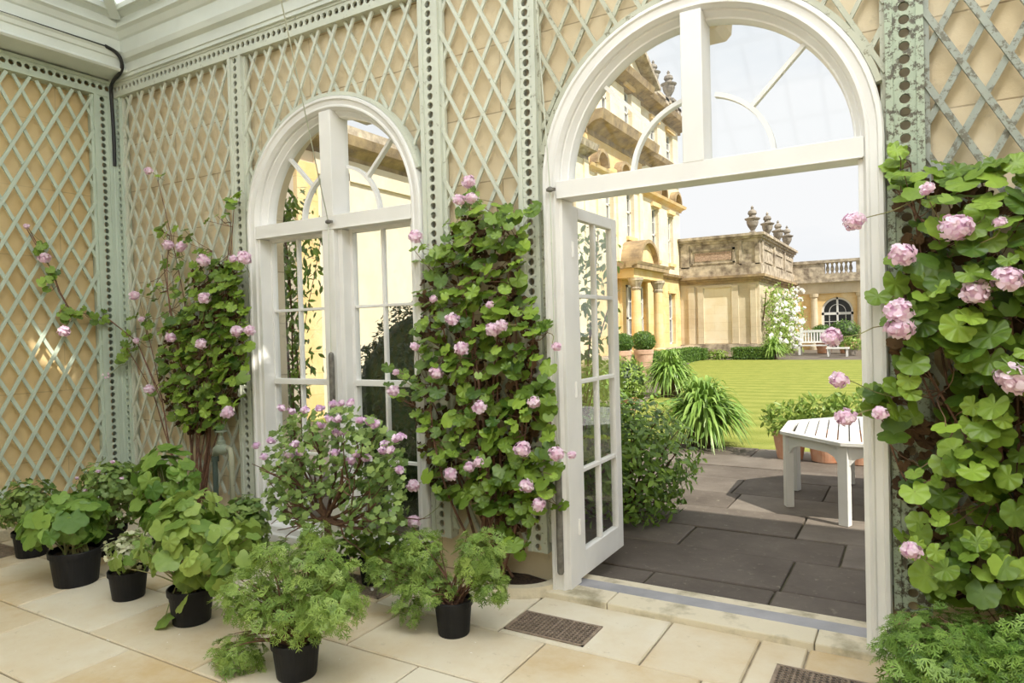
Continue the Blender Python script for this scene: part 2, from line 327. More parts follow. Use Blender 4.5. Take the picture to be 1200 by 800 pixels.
# cornice, boxed beam and glazed roof
fp = [(0, 3.74), (-0.105, 3.74), (-0.105, 3.765), (-0.115, 3.77), (-0.115, 3.845), (-0.15, 3.865), (-0.165, 3.905), (-0.165, 3.915), (-0.155, 3.92), (-0.155, 4.02),
      (-0.17, 4.03), (-0.20, 4.07), (-0.23, 4.085), (-0.23, 4.10), (-0.20, 4.11), (-0.20, 4.17), (-0.25, 4.19), (-0.25, 4.21), (0.05, 4.21)]
m = MB(); m.extrude(fp, (-6.1, 0, 0), (0, 1, 0), (0, 0, 1), (10.1, 0, 0)); struct('trim_8', m, 'cornice')
lp = [(-6.1, 3.765), (-5.73, 3.765), (-5.715, 3.78), (-5.73, 3.80), (-5.735, 3.805), (-5.735, 3.865), (-5.72, 3.87), (-5.71, 3.90), (-5.69, 3.915), (-5.73, 3.925), (-5.73, 4.02),
      (-5.715, 4.03), (-5.69, 4.07), (-5.66, 4.085), (-5.66, 4.10), (-5.69, 4.11), (-5.69, 4.17), (-5.64, 4.19), (-5.64, 4.21), (-6.1, 4.21)]
m = MB(); m.extrude(lp, (0, -8, 0), (1, 0, 0), (0, 0, 1), (0, 7.98, 0)); struct('trim_9', m, 'cornice')
def roof():
    # hipped glazed roof: eaves rectangle -> flat top
    ex0, ex1, ey0, ey1, ez = -5.66, 4.0, -8.0, -0.22, 4.20
    ins, tz = 1.9, 5.35
    tx0, tx1, ty0, ty1 = ex0 + ins, ex1 - ins, ey0 + ins, ey1 - ins
    g = MB(); rb = MB()
    def S(a, b):   # point on front slope: x, fraction
        return
    def seg(p, q, w=0.022, h=0.035):
        p = np.array(p, float); q = np.array(q, float); d = q - p; Ln = np.linalg.norm(d); d /= Ln
        u = np.cross(d, (0, 0, 1)); u /= np.linalg.norm(u); v = np.cross(u, d); rb.obox((p + q) / 2, (d, u, v), (Ln / 2, w, h))
    E = [(ex0, ey1), (ex1, ey1), (ex1, ey0), (ex0, ey0)]; T = [(tx0, ty1), (tx1, ty1), (tx1, ty0), (tx0, ty0)]
    sun_gaps = [(-3.10, -2.88, 0.80, 0.93), (-1.58, -1.38, 0.50, 0.62)]  # unseen gaps added in the glazing to throw sun patches inside
    for k in range(4):
        e0, e1, t0, t1 = E[k], E[(k + 1) % 4], T[k], T[(k + 1) % 4]
        if k == 0:
            nx, ny = 120, 48
            def pt(x, fr):
                lo, hi = ex0 + ins * fr, ex1 - ins * fr; return (min(max(x, lo), hi), ey1 - ins * fr, ez + (tz - ez) * fr)
            for j in range(ny):
                f0, f1 = j / ny, (j + 1) / ny; fm = (f0 + f1) / 2
                xs = [ex0 + (ex1 - ex0) * i / nx for i in range(nx + 1)]; cuts = [(a, b) for a, b, c, d in sun_gaps if c <= fm <= d]
                segs = []; cur = ex0
                for a, b in sorted(cuts): segs.append((cur, a)); cur = b
                segs.append((cur, ex1))
                for a, b in segs: g.add([pt(a, f0), pt(b, f0), pt(b, f1), pt(a, f1)], [(0, 1, 2, 3)])
        else:
            g.add([(*e0, ez), (*e1, ez), (*t1, tz), (*t0, tz)], [(0, 1, 2, 3)])
        seg((*e0, ez), (*t0, tz), 0.04, 0.05); seg((*t0, tz), (*t1, tz), 0.04, 0.05)
        n = int(math.dist(e0, e1) / 0.46); 
        for i in range(1, n):
            s = i / n; p = (e0[0] + (e1[0] - e0[0]) * s, e0[1] + (e1[1] - e0[1]) * s)
            dl = min(s, 1 - s) * math.dist(e0, e1); fr = min(1, dl / ins)
            cx, cy = (0, -1) if k == 0 else (-1, 0) if k == 1 else (0, 1) if k == 2 else (1, 0)
            seg((*p, ez), (p[0] + cx * ins * fr, p[1] + cy * ins * fr, ez + (tz - ez) * fr))
        for fr in (0.02, 0.30, 0.62):
            p = [e0[i] + (t0[i] - e0[i]) * fr for i in (0, 1)]; q = [e1[i] + (t1[i] - e1[i]) * fr for i in (0, 1)]
            seg((*p, ez + (tz - ez) * fr), (*q, ez + (tz - ez) * fr), 0.02, 0.03)
    g.add([(*t, tz) for t in T], [(0, 1, 2, 3)])
    for i in range(1, 12):
        x = tx0 + (tx1 - tx0) * i / 12; seg((x, ty0, tz), (x, ty1, tz))
    struct('ceiling', g, 'roofglass'); struct('trim_10', rb, 'cornice')
    s = MB(); s.box(-6.4, ex0, -8.3, 0.42, 4.21, 4.3); s.box(-6.4, 4.4, ey1, 0.5, 4.21, 4.3); struct('trim_11', s, 'cornice')
roof()

# ------------------------------------------------------------------ trellis work
def outside_arch(x, z, r=0.865):
    for cx in (WX, DX):
        if abs(x - cx) < r - (0.03 if cx == WX else 0) and z < SPR: return False
        if z >= SPR and math.hypot(x - cx, z - SPR) < r - (0.03 if cx == WX else 0): return False
    return True
def lattice(m, u0, u1, z0, z1, frame, sgn, lay, off=0.0, dz=0.30, sl=1.86, w=0.0105, th=0.007, ok=None, rngs=0):
    """laths of slope sgn*sl over the panel; frame(u,z,l)->3d"""
    rg = random.Random(rngs); k0 = int((z0 - sl * (u1 - u0)) / dz) - 3; k1 = int((z1 + sl * (u1 - u0)) / dz) + 3
    L0 = math.hypot(1, sl); du, dzz = 1 / L0, sgn * sl / L0
    for k in range(k0, k1):
        zb = k * dz + off
        n = 700; run = None
        uu = [u0 + (u1 - u0) * i / n for i in range(n + 1)]
        for i, u in enumerate(uu + [None]):
            good = False
            if u is not None:
                z = zb + sgn * sl * (u - u0) + (sl * (u1 - u0) if sgn < 0 else 0) * 0
                good = z0 < z < z1 and (ok is None or ok(u, z))
            if good:
                if run is None: run = (u, z)
                last = (u, z)
            elif run is not None:
                a, b = run, last; run = None
                if abs(b[0] - a[0]) < 0.012: continue
                c = ((a[0] + b[0]) / 2, (a[1] + b[1]) / 2); h = math.hypot(b[0] - a[0], b[1] - a[1]) / 2 + 0.004
                P0 = np.array(frame(0, 0, 0)); U = np.array(frame(1, 0, 0)) - P0; V = np.array(frame(0, 0, 1)) - P0; Zv = np.array([0, 0, 1.0])
                d = U * du + Zv * dzz; p = -U * dzz + Zv * du
                m.obox(frame(c[0], c[1], lay + rg.uniform(-0.001, 0.001)), (d, p, V), (h, w * rg.uniform(0.92, 1.08), th), rg.random())
FR = lambda u, z, l: (u, -l, z)          # front wall: l = distance into the room
FL = lambda u, z, l: (-6.1 + l, -u, z)   # left wall:  u = -y
def pierced(m, u0, u1, z0, z1, frame, l0, horiz=False, bat=None, pitch=0.056, hr=0.021, th=0.016):
    W_ = (z1 - z0) if horiz else (u1 - u0); bat = bat or W_ * 0.20; R = (W_ - 2 * bat) / 2
    def pt(a, b, l):   # a across strip, b along
        return frame(u0 + b, (z0 + z1) / 2 + a, l) if horiz else frame((u0 + u1) / 2 + a, z0 + b, l)
    Ln = (u1 - u0) if horiz else (z1 - z0); n = max(1, int(Ln / pitch)); pitch = Ln / n; hr = min(hr, R * 0.64)
    for s in (-1, 1):
        a0, a1 = sorted((s * R, s * W_ / 2)); v = [pt(a, b, l) for a in (a0, a1) for b in (0, Ln) for l in (0.003, l0 + th + 0.008)]
        m.add(v, [(0, 1, 3, 2), (4, 6, 7, 5), (0, 4, 5, 1), (2, 3, 7, 6), (0, 2, 6, 4), (1, 5, 7, 3)], 0.5)
    K = 16
    for c in range(n):
        bc = (c + 0.5) * pitch; v = []
        for q in range(K):
            an = 2 * PI * (q + 0.5) / K; ca, sa = math.cos(an), math.sin(an); ro = min(R * 1.02 / max(abs(ca), 0.80), pitch / 2 / max(abs(sa), 1e-3))
            for r in (hr, ro):
                for l in (l0 + th, l0): v.append(pt(r * ca, bc + r * sa, l))
        f = []
        for q in range(K):
            a, b = 4 * q, 4 * ((q + 1) % K); f += [(a, b, b + 2, a + 2), (a + 1, a, b, b + 1)[::-1], (a + 2, b + 2, b + 3, a + 3)]
        m.add(v, f, 0.5)
TZ0, TZ1 = 0.28, 3.606
posts = [(-4.46, -4.31, 'sage green pierced trellis post left of the smaller arched window', 'trellis', 0.22),
         (-2.64, -2.49, 'pale pierced trellis post right of the smaller arched window', 'trellis', 0.22),
         (-1.945, -1.82, 'pale pierced trellis post left of the open garden doorway', 'trellis', 0.22),
         (-0.095, 0.05, 'dark flaking pierced trellis post right of the garden doorway', 'post_old', 0.22)]
for a, b, lab, mt, z0 in posts:
    m = MB(); pierced(m, a, b, z0, 3.61, FR, 0.06); o = m.build('pierced_post', mt); tag(o, lab, 'trellis post', 'pierced trellis posts')
m = MB(); pierced(m, -6.0, -5.905, 0.1, 3.61, FR, 0.055, bat=0.018); tag(m.build('pierced_post', 'trellis_left'), 'narrow pierced trellis post in the room corner facing the windows side', 'trellis post', 'pierced trellis posts')
m = MB(); pierced(m, 0.10, 0.245, 0.1, 3.61, FL, 0.085); m.tube([(-6.0, -0.085, 0.1), (-6.0, -0.085, 3.61)], 0.016, 10)
tag(m.build('pierced_post', 'trellis_left'), 'wide mint pierced trellis post in the corner on the yellow left wall', 'trellis post', 'pierced trellis posts')
m = MB(); pierced(m, -6.0, 3.9, 3.61, 3.75, FR, 0.062, True); tag(m.build('pierced_frieze', 'trellis'), 'long pale pierced frieze rail under the cornice above the windows', 'trellis frieze')
m = MB(); pierced(m, 0.10, 7.9, 3.61, 3.75, FL, 0.088, True); tag(m.build('pierced_frieze', 'trellis_left'), 'green pierced frieze rail along the top of the left wall', 'trellis frieze')
def panel(u0, u1, frame, front, lay, mt, label, ok, s0, hoff=0.0, band=None, z0=TZ0, w=0.0105):
    m = MB(); lattice(m, u0, u1, z0, TZ1, frame, front, lay + 0.014, 0.0 + hoff, ok=ok, rngs=s0, w=w); lattice(m, u0, u1, z0, TZ1, frame, -front, lay, 0.1 + hoff, ok=ok, rngs=s0 + 1, w=w)
    t = 0.02
    for a, b in ((u0, u0 + t), (u1 - t, u1)):
        v = [frame(u, z, l) for u in (a, b) for z in (z0, TZ1) for l in (lay - 0.01, lay + 0.012)]
        if band is None or True: m.add(v, [(0, 1, 3, 2), (4, 6, 7, 5), (0, 4, 5, 1), (2, 3, 7, 6), (0, 2, 6, 4), (1, 5, 7, 3)])
    if band:
        cx = band; rb = 0.812 if cx == WX else 0.842; path = [(x, z, math.cos(PI - PI * i / 80), math.sin(PI * i / 80)) for i, (x, z) in enumerate(arch_pts(cx, rb, 80)) if u0 + 0.026 < x + 0.026 * math.cos(PI - PI * i / 80) < u1 - 0.003]
        m.sweep(path, [(0, -0.03), (0, -0.098), (0.025, -0.098), (0.025, -0.03)])
    tag(m.build('trellis_panel', mt), label, 'trellis', 'diamond trellis panels')
LY = 0.045
panel(-5.905, -4.46, FR, 1, LY, 'trellis', 'diamond trellis panel between the room corner and the smaller arched window', None, 1, 0.02)
panel(-4.31, -2.64, FR, 1, LY, 'trellis', 'diamond trellis panel curving round the top of the smaller arched window', outside_arch, 3, 0.02, WX)
panel(-2.49, -1.945, FR, -1, LY, 'trellis', 'narrow diamond trellis panel between the window and the garden doorway', None, 5, 0.05)
panel(-1.82, -0.095, FR, -1, LY, 'trellis_moss', 'mossy diamond trellis curving round the top of the garden doorway', outside_arch, 7, 0.1, DX)
panel(0.05, 3.9, FR, -1, LY, 'trellis_old', 'weathered grey diamond trellis panel right of the garden doorway', None, 9, 0.12, w=0.0135)
panel(0.245, 7.9, FL, -1, 0.075, 'trellis_left', 'mint green diamond trellis panel covering the yellow left wall', None, 11, 0.0, z0=0.1, w=0.0125)

# ------------------------------------------------------------------ arched window and doorway joinery
def jamb_arch_path(cx, R, zb, n=40):
    p = [(cx - R, zb, -1, 0)]
    p += [(cx + R * math.cos(PI - PI * i / n), SPR + R * math.sin(PI * i / n), math.cos(PI - PI * i / n), math.sin(PI * i / n)) for i in range(n + 1)]
    return p + [(cx + R, zb, 1, 0)]
def arch_joinery(root, cx, zb, R=0.765):
    prof = [(0.055, 0.0), (0.075, 0.0), (0.075, -0.10), (0.068, -0.112), (0.052, -0.112), (0.046, -0.10), (0.018, -0.094), (0.012, -0.100), (0.002, -0.100), (-0.004, -0.088),
            (-0.012, -0.072), (-0.012, 0.09), (0.055, 0.09)]
    MB().sweep(jamb_arch_path(cx, R, zb), prof).build('frame', 'white', root)
    # splayed fanlight rim
    path = [(cx + (R - 0.05) * math.cos(PI - PI * i / 40), SPR + (R - 0.05) * math.sin(PI * i / 40), math.cos(PI - PI * i / 40), math.sin(PI * i / 40)) for i in range(41)]
    MB().sweep(path, [(0.045, -0.055), (0.03, -0.05), (0.012, -0.015), (0.004, -0.012), (0.0, 0.03), (0.0, 0.06), (0.045, 0.06)]).build('fanlight_rim', 'white', root)
    m = MB(); m.box(cx - R + 0.005, cx + R - 0.005, -0.098, 0.07, 2.222, 2.315); m.box(cx - R + 0.01, cx + R - 0.01, -0.104, -0.09, 2.218, 2.226); m.build('transom', 'white', root, bevel=0.004)
    m = MB(); m.box(cx - 0.046, cx + 0.060, -0.10, 0.07, 2.31, SPR + R - 0.017); m.build('fanlight_mullion', 'white', root, bevel=0.004)
    for s, nm in ((-1, 'l'), (1, 'r')):
        g = MB(); e = cx + 0.007 + s * 0.053; n = 20; y = 0.035
        a_s = [PI / 2 * i / n for i in range(n + 1)]
        v = [(e, y, SPR)] + [(cx + s * (R - 0.053) * math.cos(a), y, SPR + (R - 0.053) * math.sin(a)) for a in a_s if abs(cx + s * (R - 0.053) * math.cos(a) - cx) > 0.06] ; v.append((e, y, SPR + R - 0.055))
        g.add(v, [tuple(range(len(v)))]); g.build('pane', 'glass', root)
        b = MB(); r = 0.36
        p = [(cx + 0.007 + s * r * math.cos(a), SPR + r * math.sin(a), s * math.cos(a), math.sin(a)) for a in a_s[:-3]]
        b.sweep(p, [(-0.011, 0.015), (0.011, 0.015), (0.011, 0.055), (-0.011, 0.055)])
        d = np.array([s * math.cos(PI / 4), 0, math.sin(PI / 4)]); c = np.array([cx + 0.007, 0.035, SPR]) + d * (0.36 + R - 0.05) / 2
        b.obox(c, (d, (0, 1, 0), np.cross(d, (0, 1, 0))), ((R - 0.41) / 2 + 0.003, 0.018, 0.010)); b.build('glazing_bar', 'white', root)
def sash(root, x0, x1, xm, zs, y=0.035, st=0.042, name='sash'):
    m = MB(); m.box(x0, x0 + st, y - 0.025, y + 0.025, zs[0] - 0.10, zs[-1] + 0.03); m.box(x1 - st, x1, y - 0.025, y + 0.025, zs[0] - 0.10, zs[-1] + 0.03)
    m.box(x0 + st, x1 - st, y - 0.022, y + 0.024, zs[0] - 0.10, zs[0]); m.box(x0 + st, x1 - st, y - 0.022, y + 0.024, zs[-1], zs[-1] + 0.028)
    mid = len(zs) // 2
    for i, z in enumerate(zs[1:-1], 1):
        h = 0.020 if i == mid else 0.010; m.box(x0 + st, x1 - st, y - (0.04 if i == mid else 0.016), y + 0.018, z - h, z + h)
    m.box(xm - 0.011, xm + 0.011, y - 0.0155, y + 0.0175, zs[0], zs[-1])
    o = m.build(name, 'white', root, bevel=0.003)
    g = MB(); g.box(x0 + st * 0.6, x1 - st * 0.6, y + 0.001, y + 0.004, zs[0] - 0.01, zs[-1] + 0.01); g.build('glass', 'glass', o)
    return o
wr = empty('window_1', (WX, 0, 0), kind='structure')
arch_joinery(wr, WX, 0.05, WR)
m = MB(); m.box(WX - 0.048, WX + 0.058, -0.10, 0.07, 0.05, 2.23); m.box(WX + 0.058, WX + 0.10, -0.06, 0.06, 0.05, 2.22); m.build('mullion', 'white', wr, bevel=0.004)
zs = [0.13, 0.635, 1.165, 1.69, 2.20]
m = MB(); m.box(WX - 0.735, WX - 0.70, -0.085, 0.06, 0.05, 2.22); m.box(WX + 0.70, WX + 0.735, -0.07, 0.06, 0.05, 2.22); m.box(WX - 0.73, WX + 0.73, -0.09, 0.02, 0.05, 0.10); m.build('inner_lining', 'white', wr, bevel=0.004)
sash(wr, WX - 0.73, WX - 0.05, WX - 0.425, zs); sash(wr, WX + 0.085, WX + 0.72, WX + 0.385, zs)
dr = empty('door_1', (DX, 0, 0), kind='structure')
arch_joinery(dr, DX, 0.034)
m = MB(); m.box(DX - 0.76, DX - 0.735, -0.075, 0.06, 0.034, 2.22); m.box(DX + 0.735, DX + 0.76, -0.075, 0.06, 0.034, 2.22); m.build('jamb_lining', 'white', dr, bevel=0.003)
def door_leaf(x, s):
    y0, y1, z0, z1 = 0.05, 0.745, 0.05, 2.205; m = MB(); a, b = x - 0.022, x + 0.022; zr = [0.20, 0.665, 1.185, 1.69, 2.135]
    m.box(a, b, y0, y0 + 0.095, z0, z1); m.box(a, b, y1 - 0.085, y1, z0, z1); m.box(a, b, y0 + 0.095, y1 - 0.085, z0, zr[0]); m.box(a, b, y0 + 0.095, y1 - 0.085, zr[-1], z1)
    for z in zr[1:-1]: m.box(a + 0.004, b - 0.004, y0 + 0.095, y1 - 0.085, z - 0.012, z + 0.012)
    ym = (y0 + y1) / 2 + 0.005; m.box(a + 0.005, b - 0.005, ym - 0.013, ym + 0.013, zr[0], zr[-1])
    o = m.build('door_leaf', 'white', dr, bevel=0.004)
    MB().box(x - 0.002, x + 0.002, y0 + 0.09, y1 - 0.08, zr[0] - 0.01, zr[-1] + 0.01).build('glass', 'glass', o)
    for z in (0.36, 1.15, 1.95): MB().tube([(x - s * 0.03, 0.045, z - 0.045), (x - s * 0.03, 0.045, z + 0.045)], 0.010, 8).box(x - s * 0.03 - 0.012, x - s * 0.03 + 0.012, 0.04, 0.052, z - 0.04, z + 0.04).build('hinge', 'white', o)
    MB().box(x - 0.006, x + 0.006, y1, y1 + 0.012, 1.75, 2.13).build('door_bolt', 'iron', o)
    MB().box(x - 0.006, x + 0.006, y1, y1 + 0.012, 0.15, 0.42).build('door_bolt', 'iron', o)
door_leaf(DX - 0.765, -1); door_leaf(DX + 0.785, 1)

# blind cords with hanging zinc weights
def cord(pts, wtop, wbot, wx, label):
    e = empty('blind_cord', (wx[0], wx[1], 0), label, 'cord and weight', 'blind cords with weights')
    MB().tube(pts, 0.0035, 6).build('cord', 'trellis', e)
    q = pts[1]; MB().lathe([(0.006, -0.02), (0.02, -0.012), (0.02, 0.0), (0.008, 0.01)], q, 12).box(q[0] - 0.025, q[0] + 0.025, q[1], q[1] + 0.02, q[2] - 0.012, q[2] + 0.004).build('cleat', 'steel', e)
    MB().lathe([(0.003, wtop - wbot), (0.016, wtop - wbot - 0.012), (0.019, wtop - wbot - 0.03), (0.019, 0.012), (0.013, 0.0), (0.0, 0.0)], (wx[0], wx[1], wbot), 14).build('weight', 'steel', e, smooth=True)
a = onY(388, 412, -0.14); b = onY(387, 520, -0.14); q = onY(384.5, 259, -0.13); t = onY(323, -30, -1.2)
cord([t, q, (a[0], -0.14, a[2])], a[2], b[2] - 0.15, (a[0], -0.14), 'thin cord crossing the smaller window with a grey weight on its mullion')
a = onY(654, 546, -0.14); q = onY(644.5, 221, -0.135); t = onY(625, -40, -0.30)
cord([t, q, (a[0] , -0.14, a[2])], a[2], 0.14, (a[0], -0.14), 'thin cord with a long grey weight on the left door jamb')
# black cable round the cornice
pc = [(-5.715, -3.2, 3.925), (-5.715, -1.0, 3.925), (-5.70, -0.30, 3.925), (-5.69, -0.20, 3.90), (-5.70, -0.155, 3.82), (-5.74, -0.15, 3.76), (-5.86, -0.14, 3.735), (-5.95, -0.12, 3.70), (-5.985, -0.10, 3.62), (-5.975, -0.095, 3.3), (-5.98, -0.095, 3.02)]
pc = np.array(pc); m = MB(); m.tube(pc[:3], 0.006, 6); q = pc[2:]
for _ in range(3): q = np.concatenate([q[:1]] + [np.array([a * .75 + b * .25, a * .25 + b * .75]) for a, b in zip(q[:-1], q[1:])] + [q[-1:]])
m.tube(q, 0.015, 8)
tag(m.build('cable', 'black', smooth=True), 'black cable running along the left cornice and down the room corner', 'cable')

# ------------------------------------------------------------------ garden ground
GZ = -0.06
rng = random.Random(11)
rows = []; y = 0.25
for h in (0.42, 0.58, 0.50, 0.62, 0.55, 0.66, 0.58, 0.62, 0.58): rows.append((y, y + h, -7.5, 5.0)); y += h
struct('trim_12', MB().box(-30, 5.0, 0.22, 5.36, GZ - 0.12, GZ - 0.018), 'pjoint')
struct('paving', slabs(rows, GZ, 0.03, rng, 0.014, 0, 0.6, 1.3, 0.005), 'pave')
struct('lawn', MB().box(-60, 40, 5.36, 27.2, GZ - 0.2, GZ - 0.005), 'lawn')
struct('ground', MB().box(-90, 80, 27.2, 110, GZ - 0.2, GZ - 0.03).box(-90, -6.1, -30, 0.42, GZ - 0.3, GZ - 0.12).box(-90, -30, 0.42, 27.2, GZ - 0.3, GZ - 0.03), 'pave')
# side path along the house, beyond the agapanthus pots
pm = slabs([(i * 1.1, (i + 1) * 1.1, -0.85, 0.85) for i in range(20)], 0, 0.03, random.Random(3), 0.02, 0, 0.6, 1.1, 0.002)
pv = pm.v; an = math.atan2(4.3, 19.5)
pm.v = [np.column_stack([-4.9 + q[:, 0] * math.cos(an) - q[:, 1] * math.sin(an), 6.4 + q[:, 0] * math.sin(an) + q[:, 1] * math.cos(an), GZ + 0.012 + q[:, 2]]) for q in pv]
struct('path', pm, 'pave')

# ------------------------------------------------------------------ country house, pavilion and orangery wing
HX = -9.7
house = empty('country_house', (HX, 20, 0.5), 'tall golden stone country house with sash windows beyond the lawn', 'building')
PZ = 0.55
def facade(nm, mt, x, depth, ya, yb, za, zb, holes, par):
    """wall on plane x facing +x with real rectangular openings (y0,y1,z0,z1)"""
    m = MB(); ysn = sorted({ya, yb} | {h[0] for h in holes} | {h[1] for h in holes}); zsn = sorted({za, zb} | {h[2] for h in holes} | {h[3] for h in holes})
    for a, b in zip(ysn[:-1], ysn[1:]):
        for c, d in zip(zsn[:-1], zsn[1:]):
            if any(h[0] <= (a + b) / 2 <= h[1] and h[2] <= (c + d) / 2 <= h[3] for h in holes): continue
            m.box(x - depth, x, a, b, c, d)
    return m.build(nm, mt, par)
def sashwin(x, y0, y1, z0, z1, par, arch=False):
    e = MB(); t = 0.07; xx = x - 0.24
    e.box(xx, xx + 0.08, y0, y0 + t, z0, z1); e.box(xx, xx + 0.08, y1 - t, y1, z0, z1); e.box(xx, xx + 0.08, y0, y1, z1 - t, z1); e.box(xx, xx + 0.08, y0, y1, z0, z0 + t)
    zm = (z0 + z1) / 2; e.box(xx, xx + 0.08, y0, y1, zm - 0.035, zm + 0.035); ym = (y0 + y1) / 2
    for q in (0.25, 0.75): e.box(xx, xx + 0.05, y0, y1, z0 + (z1 - z0) * q - 0.015, z0 + (z1 - z0) * q + 0.015)
    for q in (1 / 3, 2 / 3): yq = y0 + (y1 - y0) * q; e.box(xx, xx + 0.05, yq - 0.015, yq + 0.015, z0, z1)
    o = e.build('window', 'whitewood', par)
    MB().box(xx - 0.02, xx + 0.01, y0, y1, z0, z1).build('pane', 'dark', o)
    return o
G1 = [(25.05, 26.25, 0.65, 3.03), (27.2, 28.15, 0.65, 3.0)]
F1 = [(25.05, 25.95, 4.4, 6.65), (27.3, 28.05, 4.38, 6.6)]
A1 = [(25.1, 26.1, 9.0, 10.4), (27.3, 28.3, 9.0, 10.4)]
facade('wall', 'gold', HX, 0.5, 23.0, 29.1, 0.0, 3.78, G1, house)
facade('wall', 'house', HX, 0.5, 23.0, 29.1, 3.78, 11.0, F1 + A1, house)
for h in G1 + F1 + A1: sashwin(HX, *h, house)
for h in F1 + A1: MB().box(HX - 0.05, HX + 0.10, h[0] - 0.08, h[1] + 0.08, h[2] - 0.14, h[2]).build('window_sill', 'gold', house); MB().box(HX, HX + 0.12, h[0] - 0.1, h[1] + 0.1, h[3] + 0.04, h[3] + 0.22).build('window_hood', 'gold', house)
for h in G1: MB().box(HX, HX + 0.05, h[0] - 0.1, h[1] + 0.1, h[3], h[3] + 0.1).build('window_hood', 'gold', house)
def cornice(par, x, ya, yb, z0, z1, proj, mt='cstone', endcap=True, name='cornice'):
    h = z1 - z0
    pf = [(-0.2, 0), (0.03, 0), (0.03, h * 0.25), (proj * 0.35, h * 0.42), (proj * 0.55, h * 0.5), (proj * 0.9, h * 0.55), (proj, h * 0.85), (proj * 1.05, h), (-0.2, h)]
    return MB().extrude(pf, (x, ya, z0), (1, 0, 0), (0, 0, 1), (0, yb - ya, 0)).build(name, mt, par)
cornice(house, HX, 23.0, 29.3, 3.62, 3.85, 0.22)
cornice(house, HX, 23.0, 29.4, 6.95, 7.2, 0.28, 'gold')
cornice(house, HX, 23.0, 29.5, 8.35, 8.75, 0.5)
cornice(house, HX, 23.0, 29.5, 10.72, 11.15, 0.55)
def lunette(par, x, yc, zc, r, mt='cstone'):
    m = MB(); n = 12
    pts = [(yc + r * math.cos(PI * i / n), zc + r * math.sin(PI * i / n)) for i in range(n + 1)]; inn = [(yc + r * 0.78 * math.cos(PI * i / n), zc + r * 0.78 * math.sin(PI * i / n)) for i in range(n + 1)]
    for i in range(n):
        q = [pts[i], pts[i + 1], inn[i + 1], inn[i]]; v = [(xx, a, b) for xx in (x, x + 0.3) for a, b in q]
        m.add(v, [(0, 1, 2, 3), (4, 7, 6, 5), (0, 4, 5, 1), (2, 6, 7, 3), (1, 5, 6, 2), (0, 3, 7, 4)])
    return m.build('arched_hood', mt, par)
for yc in (26.0, 28.1): lunette(house, HX, yc, 7.2, 0.55)
# parapet with balusters
def baluster(m, c, h, r):
    m.lathe([(r * 0.9, 0), (r * 0.9, h * 0.08), (r * 0.5, h * 0.14), (r, h * 0.38), (r * 0.85, h * 0.55), (r * 0.42, h * 0.8), (r * 0.8, h * 0.9), (r * 0.8, h)], c, 8)
m = MB(); m.box(HX - 0.3, HX + 0.1, 23, 29.4, 11.15, 11.35); m.box(HX - 0.3, HX + 0.12, 23, 29.45, 11.78, 11.92)
for i, yy in enumerate((23.2, 25.6, 27.3, 29.15)): m.box(HX - 0.28, HX + 0.12, yy - 0.25, yy + 0.25, 11.15, 11.95)
yy = 23.55
while yy < 28.9:
    if all(abs(yy - q) > 0.34 for q in (23.2, 25.6, 27.3, 29.15)): baluster(m, (HX - 0.08, yy, 11.35), 0.43, 0.085)
    yy += 0.21
m.build('balustrade', 'wstone', house)
# projecting bay
BX = -9.25; ya, yb = 17.3, 22.7
B0 = [(19.7, 20.75, 0.65, 3.1), (21.55, 22.35, 0.65, 3.0)]; B1 = [(18.9, 19.6, 4.9, 6.9), (20.9, 21.7, 4.9, 6.9)]; B2 = [(18.7, 19.5, 8.9, 10.5), (20.9, 21.7, 8.9, 10.5)]
facade('wall', 'gold', BX, 0.9, ya, yb, 0.0, 3.6, [], house)
facade('wall', 'house', BX, 0.9, ya, yb, 3.6, 7.0, B1, house); facade('wall', 'gold', BX, 0.9, ya, yb, 7.0, 8.0, [], house); facade('wall', 'house', BX, 0.9, ya, yb, 8.0, 11.0, B2, house)
for h in B1 + B2: sashwin(BX, *h, house)
for h in B2 + B1: MB().box(BX, BX + 0.14, h[0] - 0.12, h[1] + 0.12, h[3] + 0.02, h[3] + 0.24).build('window_hood', 'gold', house); MB().box(BX, BX + 0.1, h[0] - 0.1, h[1] + 0.1, h[2] - 0.14, h[2]).build('window_sill', 'gold', house)
cornice(house, BX, ya, yb + 0.35, 7.95, 8.65, 0.62); cornice(house, BX, ya, yb + 0.1, 6.75, 6.95, 0.22, 'gold'); cornice(house, BX, ya, yb + 0.3, 10.45, 10.95, 0.5)
for yc in (18.1, 20.2, 22.2): lunette(house, BX, yc, 6.98, 0.55)
MB().extrude([(17.3, 0), (23.2, 0), (20.2, 1.5)], (BX - 0.6, 0, 10.95), (0, 1, 0), (0, 0, 1), (0.75, 0, 0)).build('pediment', 'house', house)
MB().extrude([(17.1, 0.0), (20.2, 1.6), (23.4, 0.0), (23.4, 0.18), (20.2, 1.82), (17.1, 0.18)], (BX - 0.6, 0, 10.95), (0, 1, 0), (0, 0, 1), (1.2, 0, 0)).build('pediment_cornice', 'wstone', house)
for yy in (18.2, 20.0, 22.3): MB().box(BX, BX + 0.08, yy - 0.18, yy + 0.18, 3.9, 6.75).build('pilaster', 'house', house)
